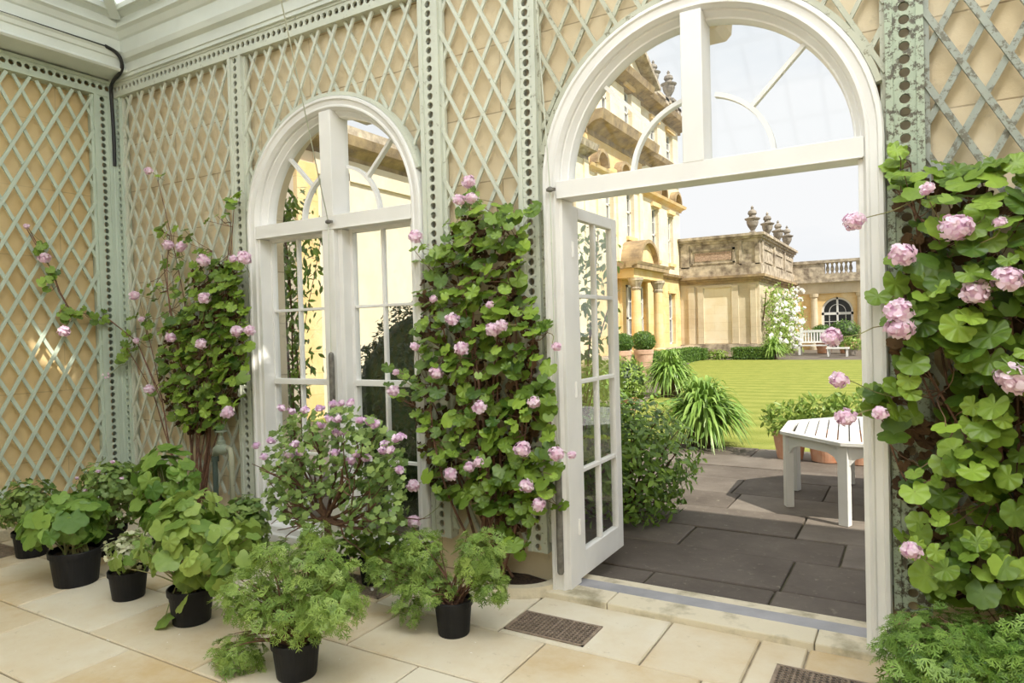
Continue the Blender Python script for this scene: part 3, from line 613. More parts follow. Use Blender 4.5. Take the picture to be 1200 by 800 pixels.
# portico with columns and arched pediment
PX = -8.55
m = MB(); m.box(BX, PX, 19.6, 22.9, 3.25, 3.62); m.build('portico_entablature', 'gold', house)
cornice(house, PX - 0.02, 19.4, 23.1, 3.60, 3.82, 0.25)
m = MB(); m.box(BX - 0.1, PX + 0.19, 19.45, 23.05, 3.58, 3.835); m.build('portico_roof', 'cstone', house)
n = 16; r0, r1, cy_ = 1.05, 0.90, 21.0; m = MB()
for i in range(n):
    a, b = PI * i / n, PI * (i + 1) / n; q = [(cy_ + r * math.cos(t), 3.82 + 0.85 * r * math.sin(t)) for r, t in ((r0, a), (r0, b), (r1, b), (r1, a))]
    v = [(xx, p, z) for xx in (BX, PX + 0.15) for p, z in q]; m.add(v, [(0, 1, 2, 3), (4, 7, 6, 5), (0, 4, 5, 1), (2, 6, 7, 3), (1, 5, 6, 2), (0, 3, 7, 4)])
m.build('arched_pediment', 'cstone', house)
m = MB(); m.extrude([(cy_ + 0.90 * math.cos(PI * i / n), 3.80 + 0.78 * math.sin(PI * i / n)) for i in range(n + 1)], (BX, 0, 0), (0, 1, 0), (0, 0, 1), (0.66, 0, 0)); m.build('tympanum', 'gold', house)
for yy in (19.9, 22.35):
    c = (PX - 0.05, yy, 0.5)
    k = MB().lathe([(0.24, 0), (0.24, 0.1), (0.19, 0.16), (0.185, 0.9), (0.16, 2.3)], c, 16).build('column', 'gold', house, smooth=False)
    MB().lathe([(0.16, 2.3), (0.20, 2.38), (0.17, 2.42), (0.25, 2.62), (0.28, 2.66), (0.28, 2.76)], c, 10).build('capital', 'wstone', k)
for y0, y1 in ((20.35, 21.1), (21.45, 22.0)): sashwin(BX + 0.32, y0, y1, 0.6, 3.05, house)
for a, b in ((22.45, 22.7), (19.9, 20.3), (21.12, 21.42)): MB().box(BX, BX + 0.12, a, b, 0.5, 3.3).build('pilaster', 'gold', house)
MB().box(HX - 0.6, HX + 1.0, 16, 29.0, 0.0, 0.52).build('terrace_plinth', 'wstone', house)
# lower cream range of the house nearest the conservatory
near = house; MT['near'] = stonewall('pale_render', (0.74, 0.64, 0.50), (0.72, 0.62, 0.48), (0.78, 0.70, 0.58), (0.68, 0.58, 0.44), 2.2, 0.9, grime=(0.62, 0.36, 0.16), gr=0.35, bump_s=0.1)
NW = [(9.6, 10.6, 1.2, 3.6), (12.2, 13.2, 1.2, 3.6)]
facade('wall', 'near', HX, 0.8, 5.25, 17.3, -0.06, 5.15, NW, near)
for h in NW: sashwin(HX, *h, near)
MB().box(HX, HX + 0.10, 5.25, 5.75, -0.06, 4.7).build('pilaster', 'gold', near)
MB().box(HX, HX + 0.06, 6.35, 6.65, -0.06, 4.7).build('pilaster', 'near', near)
MB().box(HX, HX + 0.06, 5.75, 17.3, 4.55, 4.95).build('frieze', 'near', near)
cornice(near, HX, 5.1, 17.3, 4.95, 5.35, 0.38)
MB().box(HX - 0.4, HX + 0.15, 5.1, 17.3, 5.35, 5.62).build('parapet', 'wstone', near)
MB().box(HX - 6, HX - 0.8, 5.3, 17.3, -0.06, 5.0).build('rear_wall', 'house', near)
bow = house
facade('wall', 'house', HX + 0.5, 1.2, 13.4, 17.25, -0.06, 7.3, [(15.6, 16.3, 5.0, 6.6)], bow); sashwin(HX + 0.5, 15.6, 16.3, 5.0, 6.6, bow)
cornice(bow, HX + 0.5, 13.2, 17.3, 7.0, 7.45, 0.4, 'wstone')
MB().box(HX + 0.5, HX + 0.56, 16.9, 17.25, 0, 7.0).build('pilaster', 'house', bow)
MB().box(HX - 8, HX - 0.6, 17.4, 29.0, 0.0, 10.9).build('rear_wall', 'house', house)

# pavilion
PY = 29.0; PXR = -6.065
pav = empty('garden_pavilion', (-7.9, PY, 0), 'weathered square stone garden pavilion with blind panel at the end of the lawn', 'building')
m = MB(); m.box(HX + 0.01, PXR, PY, 39, 0.0, 3.45)
m.build('wall', 'pavil', pav)
for a, b in ((HX + 0.4, HX + 0.7), (-8.85, -8.58), (-7.28, -6.98), (-6.45, -6.20)): MB().box(a, b, PY - 0.10, PY + 0.02, 0.6, 3.3).build('pilaster', 'pavil', pav)
MB().box(-8.58, -7.28, PY - 0.10, PY + 0.02, 3.22, 3.34).build('panel_head', 'pavil', pav)
m = MB(); m.box(-8.58, -7.28, PY - 0.012, PY + 0.01, 0.62, 3.22); m.build('blind_panel', 'house', pav)
m = MB(); m.box(HX + 0.02, PXR + 0.15, PY - 0.22, 39, 0.0, 0.58); m.build('plinth', 'wstone', pav)
def ring_cornice(par, z0, z1, proj, mt, x0=HX + 0.02, x1=PXR, y0=PY, y1=39.0):
    h = z1 - z0; m = MB()
    for f0, f1, p in ((0, 0.35, 0.35), (0.35, 0.65, 0.7), (0.65, 1, 1)): m.box(x0, x1 + proj * p, y0 - proj * p, y1, z0 + h * f0, z0 + h * f1)
    return m.build('cornice', mt, par)
ring_cornice(pav, 3.42, 3.75, 0.30, 'cstone')
m = MB(); m.box(HX + 0.02, PXR + 0.05, PY - 0.05, 39, 3.75, 5.3); m.build('attic', 'wstone', pav)
m = MB(); m.box(HX + 0.02, PXR + 0.12, PY - 0.12, 39, 3.75, 4.25)
for a, b in ((-9.6, -9.2), (-6.9, -6.78), (-6.2, -6.0)): m.box(a, b, PY - 0.12, PY, 4.2, 5.3)
m.box(-9.1, -7.1, PY - 0.10, PY, 4.95, 5.05); m.box(-9.1, -7.1, PY - 0.10, PY, 4.35, 4.42); m.box(-9.15, -9.05, PY - 0.10, PY, 4.35, 5.05); m.box(-7.2, -7.1, PY - 0.10, PY, 4.35, 5.05)
for k in range(3):
    a = 29.3 + k * 3.1
    m.box(PXR, PXR + 0.13, a, a + 0.35, 4.2, 5.3); m.box(PXR, PXR + 0.10, a + 0.6, a + 2.8, 4.95, 5.05); m.box(PXR, PXR + 0.10, a + 0.6, a + 2.8, 4.35, 4.42)
m.build('attic_panelling', 'wstone', pav)
MB().box(-8.95, -7.25, PY - 0.075, PY, 4.5, 4.88).build('carved_panel', simple('carved_pink_stone', (0.55, 0.40, 0.30), 0.9, (0.28, 0.19, 0.14), 22, 1.0), pav)
ring_cornice(pav, 5.28, 5.62, 0.32, 'wstone')
def urn(name, c, s, label, grp='stone urns on the skyline'):
    e = empty(name, c, label, 'urn', grp)
    MB().box(c[0] - 0.3 * s, c[0] + 0.3 * s, c[1] - 0.3 * s, c[1] + 0.3 * s, c[2], c[2] + 0.14 * s).lathe([(0.26 * s, 0.14 * s), (0.2 * s, 0.2 * s), (0.09 * s, 0.30 * s)], c, 16).build('pedestal', 'urn', e)
    MB().lathe([(r * s, z * s) for r, z in ((0.09, 0.30), (0.16, 0.42), (0.24, 0.55), (0.29, 0.72), (0.27, 0.78), (0.36, 0.86), (0.38, 0.90), (0.30, 0.93))], c, 18).build('bowl', 'urn', e)
    MB().lathe([(r * s, z * s) for r, z in ((0.30, 0.93), (0.17, 0.98), (0.15, 1.06), (0.22, 1.14), (0.19, 1.26), (0.08, 1.34), (0.05, 1.38), (0.08, 1.43), (0.03, 1.52), (0.0, 1.55))], c, 18).build('lid', 'urn', e)
    return e
names = ['largest stone urn on the front corner of the pavilion roof', 'second stone urn from the pavilion front corner', 'third stone urn along the pavilion roof edge', 'fourth stone urn along the pavilion roof edge']
for i, (px, py, s) in enumerate(((882, 271, 0.96), (899.5, 276, 0.9), (912, 284, 0.88), (922.5, 292, 0.92))):
    q = onX(px, py, PXR - 0.15 - (0.35 if i == 0 else 0)); q[1] = max(q[1], 29.15); urn('stone_urn', (q[0], q[1], 5.62), s, names[i])
q = onX(766, 104, HX - 0.1); urn('stone_urn', (HX - 0.1, q[1], 11.95), 0.85, 'stone urn on the house balustrade, the left one of two')
q = onX(784, 122, HX - 0.1); urn('stone_urn', (HX - 0.1, q[1], 11.95), 1.0, 'stone urn on the house balustrade, nearer its right end')
# orangery wing beyond the pavilion
OY = 39.0
og = empty('orangery_wing', (-3, OY, 0), 'low stone orangery wing with balustrade and white arched window beyond the pavilion', 'building')
def og_arch(cx, r, z0, zs):
    return [(cx - r, z0), (cx + r, z0)] + [(cx + r * math.cos(PI * i / 16), zs + r * math.sin(PI * i / 16)) for i in range(17)]
acx, ar, azs = -3.75, 0.82, 2.05
m = MB(); x0, x1 = PXR, 6.0
m.box(x0, acx - ar, OY, OY + 0.5, -0.3, 3.2); m.box(acx + ar, x1, OY, OY + 0.5, -0.3, 3.2)
P = [(acx + ar * math.cos(PI - PI * i / 16), azs + ar * math.sin(PI * i / 16)) for i in range(17)]
for (a, c), (b, d) in zip(P[:-1], P[1:]):
    v = [(x, yy, z) for yy in (OY, OY + 0.5) for x, z in ((a, c), (b, d), (b, 3.2), (a, 3.2))]; m.add(v, [(0, 1, 2, 3), (4, 7, 6, 5), (0, 4, 5, 1), (3, 2, 6, 7)])
m.build('wall', 'gold', og)
m = MB(); m.box(x0, x1, OY - 0.12, OY + 0.6, 3.1, 3.75); m.build('entablature', 'pavil', og)
m = MB(); m.box(x0, x1, OY - 0.35, OY + 0.6, 3.72, 3.92); m.box(x0, x1, OY - 0.22, OY + 0.3, 3.92, 4.2); m.box(x0, x1, OY - 0.25, OY + 0.3, 4.82, 4.98)
for a, b in ((x0, -4.35), (-2.75, -2.3), (0.2, 0.7)): m.box(a, b, OY - 0.18, OY + 0.28, 4.2, 4.82)
xx = -4.2
while xx < 3:
    if not (-2.85 < xx < -2.2 or 0.1 < xx < 0.8): baluster(m, (xx, OY, 4.2), 0.62, 0.10)
    xx += 0.235
m.build('balustrade', 'wstone', og)
for cx in (-4.94, -2.55):
    MB().lathe([(0.27, -0.3), (0.27, 0.1), (0.22, 0.2), (0.18, 2.85), (0.24, 2.92), (0.26, 3.1)], (cx, OY - 0.08, 0), 16).build('column', 'pavil', og)
w = MB(); fw = 0.13
w.box(acx - ar, acx - ar + fw, OY + 0.1, OY + 0.2, 0, azs); w.box(acx + ar - fw, acx + ar, OY + 0.1, OY + 0.2, 0, azs); w.box(acx - 0.05, acx + 0.05, OY + 0.1, OY + 0.2, 0, azs + ar)
w.box(acx - ar, acx + ar, OY + 0.1, OY + 0.2, azs - 0.17, azs - 0.03)
w.sweep([(acx + (ar - 0.06) * math.cos(PI * i / 20), azs + (ar - 0.06) * math.sin(PI * i / 20), math.cos(PI * i / 20), math.sin(PI * i / 20)) for i in range(21)], [(-0.05, OY + 0.1), (0.06, OY + 0.1), (0.06, OY + 0.2), (-0.05, OY + 0.2)])
w.sweep([(acx + 0.42 * math.cos(PI * i / 20), azs + 0.42 * math.sin(PI * i / 20), math.cos(PI * i / 20), math.sin(PI * i / 20)) for i in range(21)], [(-0.015, OY + 0.12), (0.015, OY + 0.12), (0.015, OY + 0.16), (-0.015, OY + 0.16)])
for q in (0.6, 1.05, 1.5): w.box(acx - ar, acx + ar, OY + 0.12, OY + 0.16, q - 0.015, q + 0.015)
for q in (-0.42, 0.42): w.box(acx + q - 0.015, acx + q + 0.015, OY + 0.12, OY + 0.16, 0, azs)
ow = w.build('window', 'whitewood', og); MB().box(acx - ar, acx + ar, OY + 0.22, OY + 0.24, 0, azs + ar).build('pane', 'dark', ow)
# ------------------------------------------------------------------ octagonal slatted table on the terrace
def table():
    z1 = 0.585; C0 = np.array([-0.02, 3.02])
    A = np.array([-1.00, 2.62]); B = np.array([-0.50, 2.17])
    # regular octagon through the visible edge A-B
    e = B - A; Ls = np.linalg.norm(e); u = e / Ls; nrm = np.array([-u[1], u[0]]); Rp = Ls * (1 + math.sqrt(2)) / 2; c = (A + B) / 2 + nrm * Rp
    P = []; ang0 = math.atan2(*(A - c)[::-1]); Rr = np.linalg.norm(A - c)
    for i in range(8): a = ang0 + i * PI / 4; P.append(c + Rr * np.array([math.cos(a), math.sin(a)]))
    t = empty('garden_table', (c[0], c[1], GZ), 'white octagonal slatted garden table standing on the grey flagstones', 'table')
    rim = MB(); n = 8
    for i in range(8):
        a, b = P[i], P[(i + 1) % 8]; ai, bi = c + (a - c) * 0.90, c + (b - c) * 0.90
        v = [(*q, z) for z in (z1 - 0.03, z1) for q in (a, b, bi, ai)]; rim.add(v, [(3, 2, 1, 0), (4, 5, 6, 7), (0, 1, 5, 4), (1, 2, 6, 5), (2, 3, 7, 6), (3, 0, 4, 7)])
    rim.build('table_rim', 'whitewood', t, bevel=0.004)
    s = MB(); d = ray(992, 376)[:2]; d /= np.linalg.norm(d); pn = np.array([d[1], -d[0]]); hh = Rr * math.cos(PI / 8) * 0.905
    def inside(p): return all(np.dot(p - c, (np.array([math.cos(ang0 + (i + .5) * PI / 4), math.sin(ang0 + (i + .5) * PI / 4)]))) < hh for i in range(8))
    k = -12
    for k in range(-14, 15):
        o = c + pn * k * 0.083; ts = [q for q in np.linspace(-Rr, Rr, 300) if inside(o + d * q)]
        if len(ts) < 8: continue
        m0, m1 = ts[0] - 0.02, ts[-1] + 0.02; cc = o + d * (m0 + m1) / 2
        s.obox((cc[0], cc[1], z1 - 0.009), ((d[0], d[1], 0), (pn[0], pn[1], 0), (0, 0, 1)), ((m1 - m0) / 2, 0.0355, 0.008))
    s.build('slats', 'whitewood', t)
    for i in range(8):
        a, b = P[i], P[(i + 1) % 8]; a, b = c + (a - c) * 0.95, c + (b - c) * 0.95; L_ = np.linalg.norm(b - a); uu = (b - a) / L_
        pts = [(0, 0), (L_, 0), (L_, -0.16), (L_ - 0.05, -0.15), (L_ - 0.09, -0.10), (L_ - 0.16, -0.075), (0.16, -0.075), (0.09, -0.10), (0.05, -0.15), (0, -0.16)]
        nn = np.array([-uu[1], uu[0]]) * 0.022
        MB().extrude(pts, (a[0], a[1], z1 - 0.03), (uu[0], uu[1], 0), (0, 0, 1), (nn[0], nn[1], 0)).build('apron', 'whitewood', t)
    for i in range(8):
        p = c + (P[i] - c) * 0.925; rd = (P[i] - c) / Rr; tn = np.array([-rd[1], rd[0]])
        MB().obox((p[0], p[1], (GZ + 0.004 + z1 - 0.03) / 2), ((rd[0], rd[1], 0), (tn[0], tn[1], 0), (0, 0, 1)), (0.032, 0.038, (z1 - 0.03 - GZ - 0.004) / 2)).build('leg', 'whitewood', t, bevel=0.004)
table()

# ------------------------------------------------------------------ leaf and flower building
def tpl_fan(rf, n=30, mid=0.55, cup=0.10, pleat=0.05, off=0.0, rim=-0.05):
    """leaf blade: centre + mid ring + outer ring; rf(theta) radius; petiole joins at theta=-90deg"""
    v = [(0, off, 0)]; th = [2 * PI * i / n - PI / 2 for i in range(n)]
    for i, t in enumerate(th): r = rf(t) * mid; v.append((r * math.cos(t), off + r * math.sin(t), cup * 0.6 + pleat * 0.5 * math.cos(7 * (t - PI / 2))))
    for i, t in enumerate(th): r = rf(t); v.append((r * math.cos(t), off + r * math.sin(t), cup + rim + pleat * math.cos(7 * (t - PI / 2))))
    f = [(0, 1 + i, 1 + (i + 1) % n) for i in range(n)] + [(1 + i, 1 + n + i, 1 + n + (i + 1) % n, 1 + (i + 1) % n) for i in range(n)]
    return np.array(v), f
def notch(t, w=0.30, d=0.6): dt = math.atan2(math.sin(t + PI / 2), math.cos(t + PI / 2)); return 1 - d * math.exp(-(dt / w) ** 2)
T_ROUND = tpl_fan(lambda t: 0.47 * notch(t, 0.34, 0.75) * (0.95 + 0.13 * abs(math.cos(3.5 * (t - PI / 2))) + 0.025 * math.cos(21 * t)), 42, cup=0.12, pleat=0.06)
T_LOBE = tpl_fan(lambda t: 0.5 * notch(t, 0.35, 0.5) * (0.80 + 0.22 * abs(math.cos(2.5 * (t - PI / 2))) ** 0.8 + 0.02 * math.cos(18 * t)), 36, pleat=0.035, cup=0.03, rim=-0.06)
def tpl_cut(seed):
    """finely cut leaf: five fingers each with side teeth, narrow"""
    v = []; f = []
    for a, ln in ((-1.25, 0.34), (-0.65, 0.46), (0, 0.58), (0.65, 0.46), (1.25, 0.34)):
        d = np.array([math.sin(a), math.cos(a)]); p = np.array([d[1], -d[0]])
        def fin(o, d, p, L, w, z0, z1):
            k = len(v); q = [o - p * w * .5, o + p * w * .5, o + d * L * .6 + p * w, o + d * L, o + d * L * .6 - p * w]
            zz = [z0, z0, (z0 + z1) / 2 + .01, z1, (z0 + z1) / 2 + .01]; v.extend([(x[0], x[1], z) for x, z in zip(q, zz)]); f.append((k, k + 1, k + 2, k + 3, k + 4))
        fin(np.zeros(2), d, p, ln, 0.030, 0, -0.06)
        for s in (-1, 1):
            for q in (0.45, 0.68):
                a2 = a + s * 0.75; d2 = np.array([math.sin(a2), math.cos(a2)]); fin(d * ln * q, d2, np.array([d2[1], -d2[0]]), ln * 0.36, 0.024, -0.02, 0.02)
    return np.array(v), f
T_CUT = tpl_cut(0)
T_OVAL = (np.array([(0, 0, 0), (0.17, 0.28, 0.06), (0.19, 0.6, 0.05), (0, 1, -0.10), (-0.19, 0.6, 0.05), (-0.17, 0.28, 0.06), (0, 0.3, 0), (0, 0.62, -0.01)]),
          [(0, 1, 6), (0, 6, 5), (1, 2, 7, 6), (5, 6, 7, 4), (2, 3, 7), (4, 7, 3)])
T_SMALL = tpl_fan(lambda t: 0.5 * notch(t, 0.4, 0.4) * (0.78 + 0.28 * abs(math.cos(2.5 * (t - PI / 2)))), 15, pleat=0.06, cup=0.08)
def unit(a): return a / (np.linalg.norm(a, axis=-1, keepdims=True) + 1e-9)
def leaves(tpl, P, Nn, S, rng, tip=(0, 0, -1), tj=0.5, mb=None, tint=None):
    tv, tf = tpl; P = np.asarray(P, float); n = len(P); Nn = unit(np.asarray(Nn, float)); tip = np.broadcast_to(np.asarray(tip, float), (n, 3)) + rng.normal(0, tj, (n, 3))
    t = unit(tip - Nn * (tip * Nn).sum(1, keepdims=True)); b = np.cross(t, Nn); S = np.broadcast_to(S, (n,)).astype(float)
    wob = 1 + rng.uniform(-0.12, 0.12, (n, 1)); fold = rng.uniform(-0.5, 1.3, (n, 1))
    x = tv[None, :, 0] * wob; y = tv[None, :, 1]; z = tv[None, :, 2] * fold - 0.25 * rng.uniform(0, 1, (n, 1)) * (x ** 2 + y ** 2)
    V = P[:, None, :] + S[:, None, None] * (x[..., None] * b[:, None, :] + y[..., None] * t[:, None, :] + z[..., None] * Nn[:, None, :])
    mb = mb or MB(); tn = rng.beta(2, 2.4, n) if tint is None else np.asarray(tint); nv = len(tv); base = mb.n
    mb.v.append(V.reshape(-1, 3)); mb.t.append(np.repeat(tn, nv)); mb.f += [tuple(base + i * nv + k for k in q) for i in range(n) for q in tf]; mb.n += n * nv
    return mb
def in_poly(px, py, poly):
    c = False; j = len(poly) - 1
    for i in range(len(poly)):
        xi, yi = poly[i]; xj, yj = poly[j]
        if (yi > py) != (yj > py) and px < (xj - xi) * (py - yi) / (yj - yi) + xi: c = not c
        j = i
    return c
MT['petal'] = leafmat('pale_pink_petal', (0.86, 0.56, 0.74), (0.97, 0.84, 0.93), (0.9, 0.6, 0.8), 0.6, 0.3, 0.2)
MT['petal2'] = leafmat('lilac_petal', (0.66, 0.36, 0.64), (0.95, 0.80, 0.93), (0.9, 0.6, 0.8), 0.6, 0.3, 0.2)
MT['petalw'] = leafmat('white_petal', (0.85, 0.83, 0.80), (0.92, 0.92, 0.90), (1, 1, 1), 0.6, 0.3, 0.2)
MT['lf_ivy'] = leafmat('pelargonium_leaf', (0.014, 0.062, 0.007), (0.29, 0.43, 0.055), (0.33, 0.5, 0.04), 0.4, 0.2)
MT['lf_big'] = leafmat('broad_lobed_leaf', (0.06, 0.15, 0.02), (0.27, 0.42, 0.08), (0.3, 0.5, 0.06))
MT['lf_cut'] = leafmat('feathery_leaf', (0.08, 0.17, 0.02), (0.38, 0.52, 0.12), (0.4, 0.5, 0.1))
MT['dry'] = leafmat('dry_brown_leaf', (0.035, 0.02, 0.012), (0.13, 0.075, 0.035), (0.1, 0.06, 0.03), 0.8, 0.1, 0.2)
MT['lf_scent'] = leafmat('scented_leaf', (0.07, 0.15, 0.03), (0.34, 0.46, 0.13), (0.3, 0.45, 0.08))
MT['lf_var'] = leafmat('variegated_leaf', (0.25, 0.32, 0.12), (0.80, 0.78, 0.58), (0.7, 0.7, 0.4))
MT['lf_gloss'] = leafmat('glossy_shrub_leaf', (0.045, 0.11, 0.016), (0.26, 0.42, 0.06), (0.25, 0.4, 0.05), 0.3, 0.2, 0.6)
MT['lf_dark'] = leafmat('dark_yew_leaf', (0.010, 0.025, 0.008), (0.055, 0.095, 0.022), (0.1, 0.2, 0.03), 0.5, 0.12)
MT['lf_strap'] = leafmat('strap_leaf', (0.10, 0.22, 0.03), (0.33, 0.48, 0.12), (0.4, 0.6, 0.1), 0.35, 0.25)
MT['lf_box'] = leafmat('box_leaf', (0.04, 0.11, 0.02), (0.16, 0.27, 0.05), (0.2, 0.4, 0.05))
MT['lf_lite'] = leafmat('light_shrub_leaf', (0.10, 0.20, 0.03), (0.34, 0.45, 0.10), (0.4, 0.55, 0.1))
def flower_mesh(seed, n=46, r=1.0, flat=0.85, ps=0.55):
    rg = np.random.RandomState(seed); d = unit(rg.normal(0, 1, (n, 3)) * [1, 1, 1]); P = d * r * rg.uniform(0.62, 0.82, (n, 1)) * [1, 1, flat]
    pet = tpl_fan(lambda t: 0.5 * (1 + 0.15 * math.cos(3 * t)) * notch(t, 0.6, 0.5), 10, cup=0.16, pleat=0.07)
    nn = unit(d + rg.normal(0, 0.35, (n, 3))); mb = leaves(pet, P, nn, rg.uniform(0.8, 1.2, n) * ps * r, rg, tip=(0, 0, 0), tj=1.0, tint=rg.beta(2.2, 1.4, n))
    mb.lathe([(0, -0.7 * r * flat), (0.4 * r, -0.5 * r), (0.55 * r, 0), (0.4 * r, 0.45 * r), (0, 0.6 * r * flat)], (0, 0, 0), 10, 0.15)
    return mb
_proto = {}
def flower_head(par, p, r, kind='pink', name='flower_head', rg=random.Random(4)):
    k = (kind, rg.randrange(4))
    if k not in _proto:
        mb = flower_mesh(k[1] * 7 + 3, n={'pink': 84, 'lilac': 18, 'white': 12}[kind], flat=0.85 if kind == 'pink' else 0.5, ps=0.40 if kind == 'pink' else 0.62)
        o = mb.build(name, {'pink': 'petal', 'lilac': 'petal2', 'white': 'petalw'}[kind], None, smooth=True); _proto[k] = o.data; bpy.data.objects.remove(o)
    o = bpy.data.objects.new(name, _proto[k]); C.objects.link(o); o.parent = par
    o.location = Vector(p) - par.location; o.rotation_euler = (rg.uniform(-.5, .5), rg.uniform(-.5, .5), rg.uniform(0, 6.28)); s = r * rg.uniform(0.92, 1.08); o.scale = (s, s, s); return o
def wander(p, q, rg, amp=0.04, n=8, sag=0.0):
    p = np.array(p, float); q = np.array(q, float); a = rg.uniform(-1, 1, 3); b = rg.uniform(-1, 1, 3)
    return [p + (q - p) * t + (a * math.sin(PI * t) + b * math.sin(2 * PI * t) * .6) * amp + np.array([0, 0, -sag * math.sin(PI * t)]) for t in np.linspace(0, 1, n)]

def climber(name, label, root, dense, sprigs, flowers, base_y, depth, n_leaf, lsize, nstem, seed, group, tops, headr=0.05, wallX=None, petr=0.0022, wallpath=None):
    rg = np.random.RandomState(seed); e = empty(name, root, label, 'climbing plant', group)
    def at(px, py, d):   # d = distance out from the wall
        return onY(px, py, -d)
    LP = []; LN = []; LS = []; xs = [p[0] for p in dense]; y_s = [p[1] for p in dense]
    while len(LP) < n_leaf:
        px, py = rg.uniform(min(xs), max(xs)), rg.uniform(min(y_s), max(y_s))
        if not in_poly(px, py, dense): continue
        lay = rg.beta(1.6, 1.3); d = base_y + depth * lay; LP.append(at(px, py, d)); LS.append(lsize * rg.uniform(0.5, 1.1))
    nd = len(LP)
    for sp in sprigs:
        px, py, r, k = sp[:4]; wx = sp[4] if len(sp) > 4 else None
        for _ in range(k):
            a, q = rg.uniform(0, 6.28), r * math.sqrt(rg.rand()); x_, y_ = px + q * math.cos(a), py + q * math.sin(a)
            LP.append(onX(x_, y_, wx + rg.uniform(0.02, 0.10)) if wx is not None else at(x_, y_, base_y + depth * rg.uniform(0, 0.5))); LS.append(lsize * rg.uniform(0.5, 0.95))
    LP = np.array(LP); n = len(LP)
    LN = np.column_stack([rg.normal(0.05, 0.45, n), -rg.uniform(0.35, 1.1, n), rg.uniform(0.15, 1.6, n)])
    if wallX is not None:
        k = LP[:, 0] < wallX + 0.2; LN[k] = np.column_stack([rg.uniform(.5, 1, k.sum()), rg.normal(-.3, .4, k.sum()), rg.uniform(.1, .9, k.sum())])
    leaves(T_ROUND, LP, LN, np.array(LS), rg, tip=(0, -0.15, -1), tj=0.55).build('leaves', 'lf_ivy', e, smooth=True)
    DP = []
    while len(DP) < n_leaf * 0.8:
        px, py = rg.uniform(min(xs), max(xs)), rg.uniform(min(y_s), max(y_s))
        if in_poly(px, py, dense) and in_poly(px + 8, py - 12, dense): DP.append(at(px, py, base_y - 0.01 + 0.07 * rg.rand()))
    leaves(T_ROUND, DP, np.column_stack([rg.normal(0, .5, len(DP)), -np.ones(len(DP)), rg.normal(0.1, .6, len(DP))]), lsize * 0.75 * rg.uniform(.5, 1, len(DP)), rg, tj=.8).build('dark_dry_backing', 'dry', e, smooth=True)  # brown dead-leaf tangle, added dark to deepen shade between the green leaves
    st = MB(); ax = []
    for i in range(nstem):
        px, py = tops[i % len(tops)]; px += rg.uniform(-12, 12); py += rg.uniform(-10, 25)
        q = at(px, py, base_y + rg.uniform(0.0, 0.05)); r0 = np.array(root) + [rg.uniform(-.10, .10), rg.uniform(-.02, .04), 0.0]
        path = wander(r0, q, rg, 0.10, 14); path = [np.array([a[0], min(a[1], -0.075) if a[2] > 0.25 else a[1], a[2]]) for a in path]; ax.append(path)
        st.tube(path, np.linspace(rg.uniform(0.007, 0.013), 0.003, 14), 5)
    if wallpath:
        wp = [np.array(onX(a, b, -5.97)) for a, b in wallpath] + [np.array(onY(160, 400, -.14)), np.array(onY(190, 470, -.14))]
        for k in range(2): q = [p + rg.normal(0, .006, 3) for p in wp]; st.tube(q, 0.004, 5); ax.append([a + (b - a) * t for a, b in zip(q[:-1], q[1:]) for t in (0, .33, .66)])
    axp = np.array([p for a in ax for p in a])
    for i in range(n):   # twigs from a nearby stem to leaves
        if rg.rand() < (0.5 if i < nd else 0.8):
            dd = np.linalg.norm(axp - LP[i], axis=1); j = int(np.argmin(dd + rg.uniform(0, 0.1, len(dd)))); 
            if dd[j] < (0.6): st.tube(wander(axp[j], LP[i], rg, 0.02, 5, 0.015), [0.0032, 0.0025, 0.002, 0.0018, 0.0016], 4, cap=False)
    st.build('stems', 'rstem', e)
    for f in flowers:
        px, py = f[:2]; rr = headr * 1.12 * (f[2] if len(f) > 2 else 1); d = base_y + depth * (f[3] if len(f) > 3 else 0.95)
        p = np.array(onX(px, py, f[4]) if len(f) > 4 else at(px, py, d)); flower_head(e, p, rr)
        dd = np.linalg.norm(LP - p, axis=1) + np.maximum(0, 0.12 - np.linalg.norm(LP - p, axis=1)) * 5; q = LP[int(np.argmin(dd))].copy(); q[1] += 0.05; q[2] -= 0.03
        MB().tube(wander(q, p, rg, 0.02, 7, 0.0), petr, 5).build('flower_stalk', 'stem', e)
    return e
GRP = 'pink ivy pelargoniums climbing the trellis'
P_MID = [(550, 222), (596, 240), (618, 262), (612, 318), (636, 366), (642, 420), (648, 470), (656, 560), (632, 600), (612, 652), (590, 640), (560, 600), (520, 585), (500, 560), (488, 500), (478, 470), (492, 430), (490, 380), (492, 330), (508, 290), (530, 262)]
climber('climbing_pelargonium', 'leafy pink-flowered pelargonium climbing the narrow trellis between window and doorway', (-2.12, -0.16, 0.07), P_MID,
        [(540, 285, 30, 16), (500, 300, 18, 10), (490, 395, 14, 8), (470, 445, 22, 12), (625, 250, 12, 4), (645, 385, 10, 3), (555, 236, 14, 8), (505, 520, 18, 8), (655, 590, 6, 3), (508, 350, 15, 8)],
        [(549, 213), (538, 234, .8), (552, 232, .8), (487, 277), (530, 374, .95), (541, 408), (578, 386), (588, 381, .85), (574, 357, .6), (511, 437), (461, 458, .95), (562, 477), (612, 526, 1.15), (562, 541, .8), (550, 547, .85), (528, 555, .95), (617, 569, .95),
         (631, 591, 1.0), (652, 531, 1.0), (670, 533, .6), (484, 569, 1.05), (485, 611, 1.0), (626, 471, .9), (486, 406, .7), (652, 406, .7), (508, 350, .6), (464, 436, .55)], 0.10, 0.26, 600, 0.100, 18, 3, GRP,
        [(560, 245), (600, 265), (520, 300), (620, 380), (500, 420), (640, 460), (580, 330), (540, 360), (610, 300), (480, 450)], 0.046)
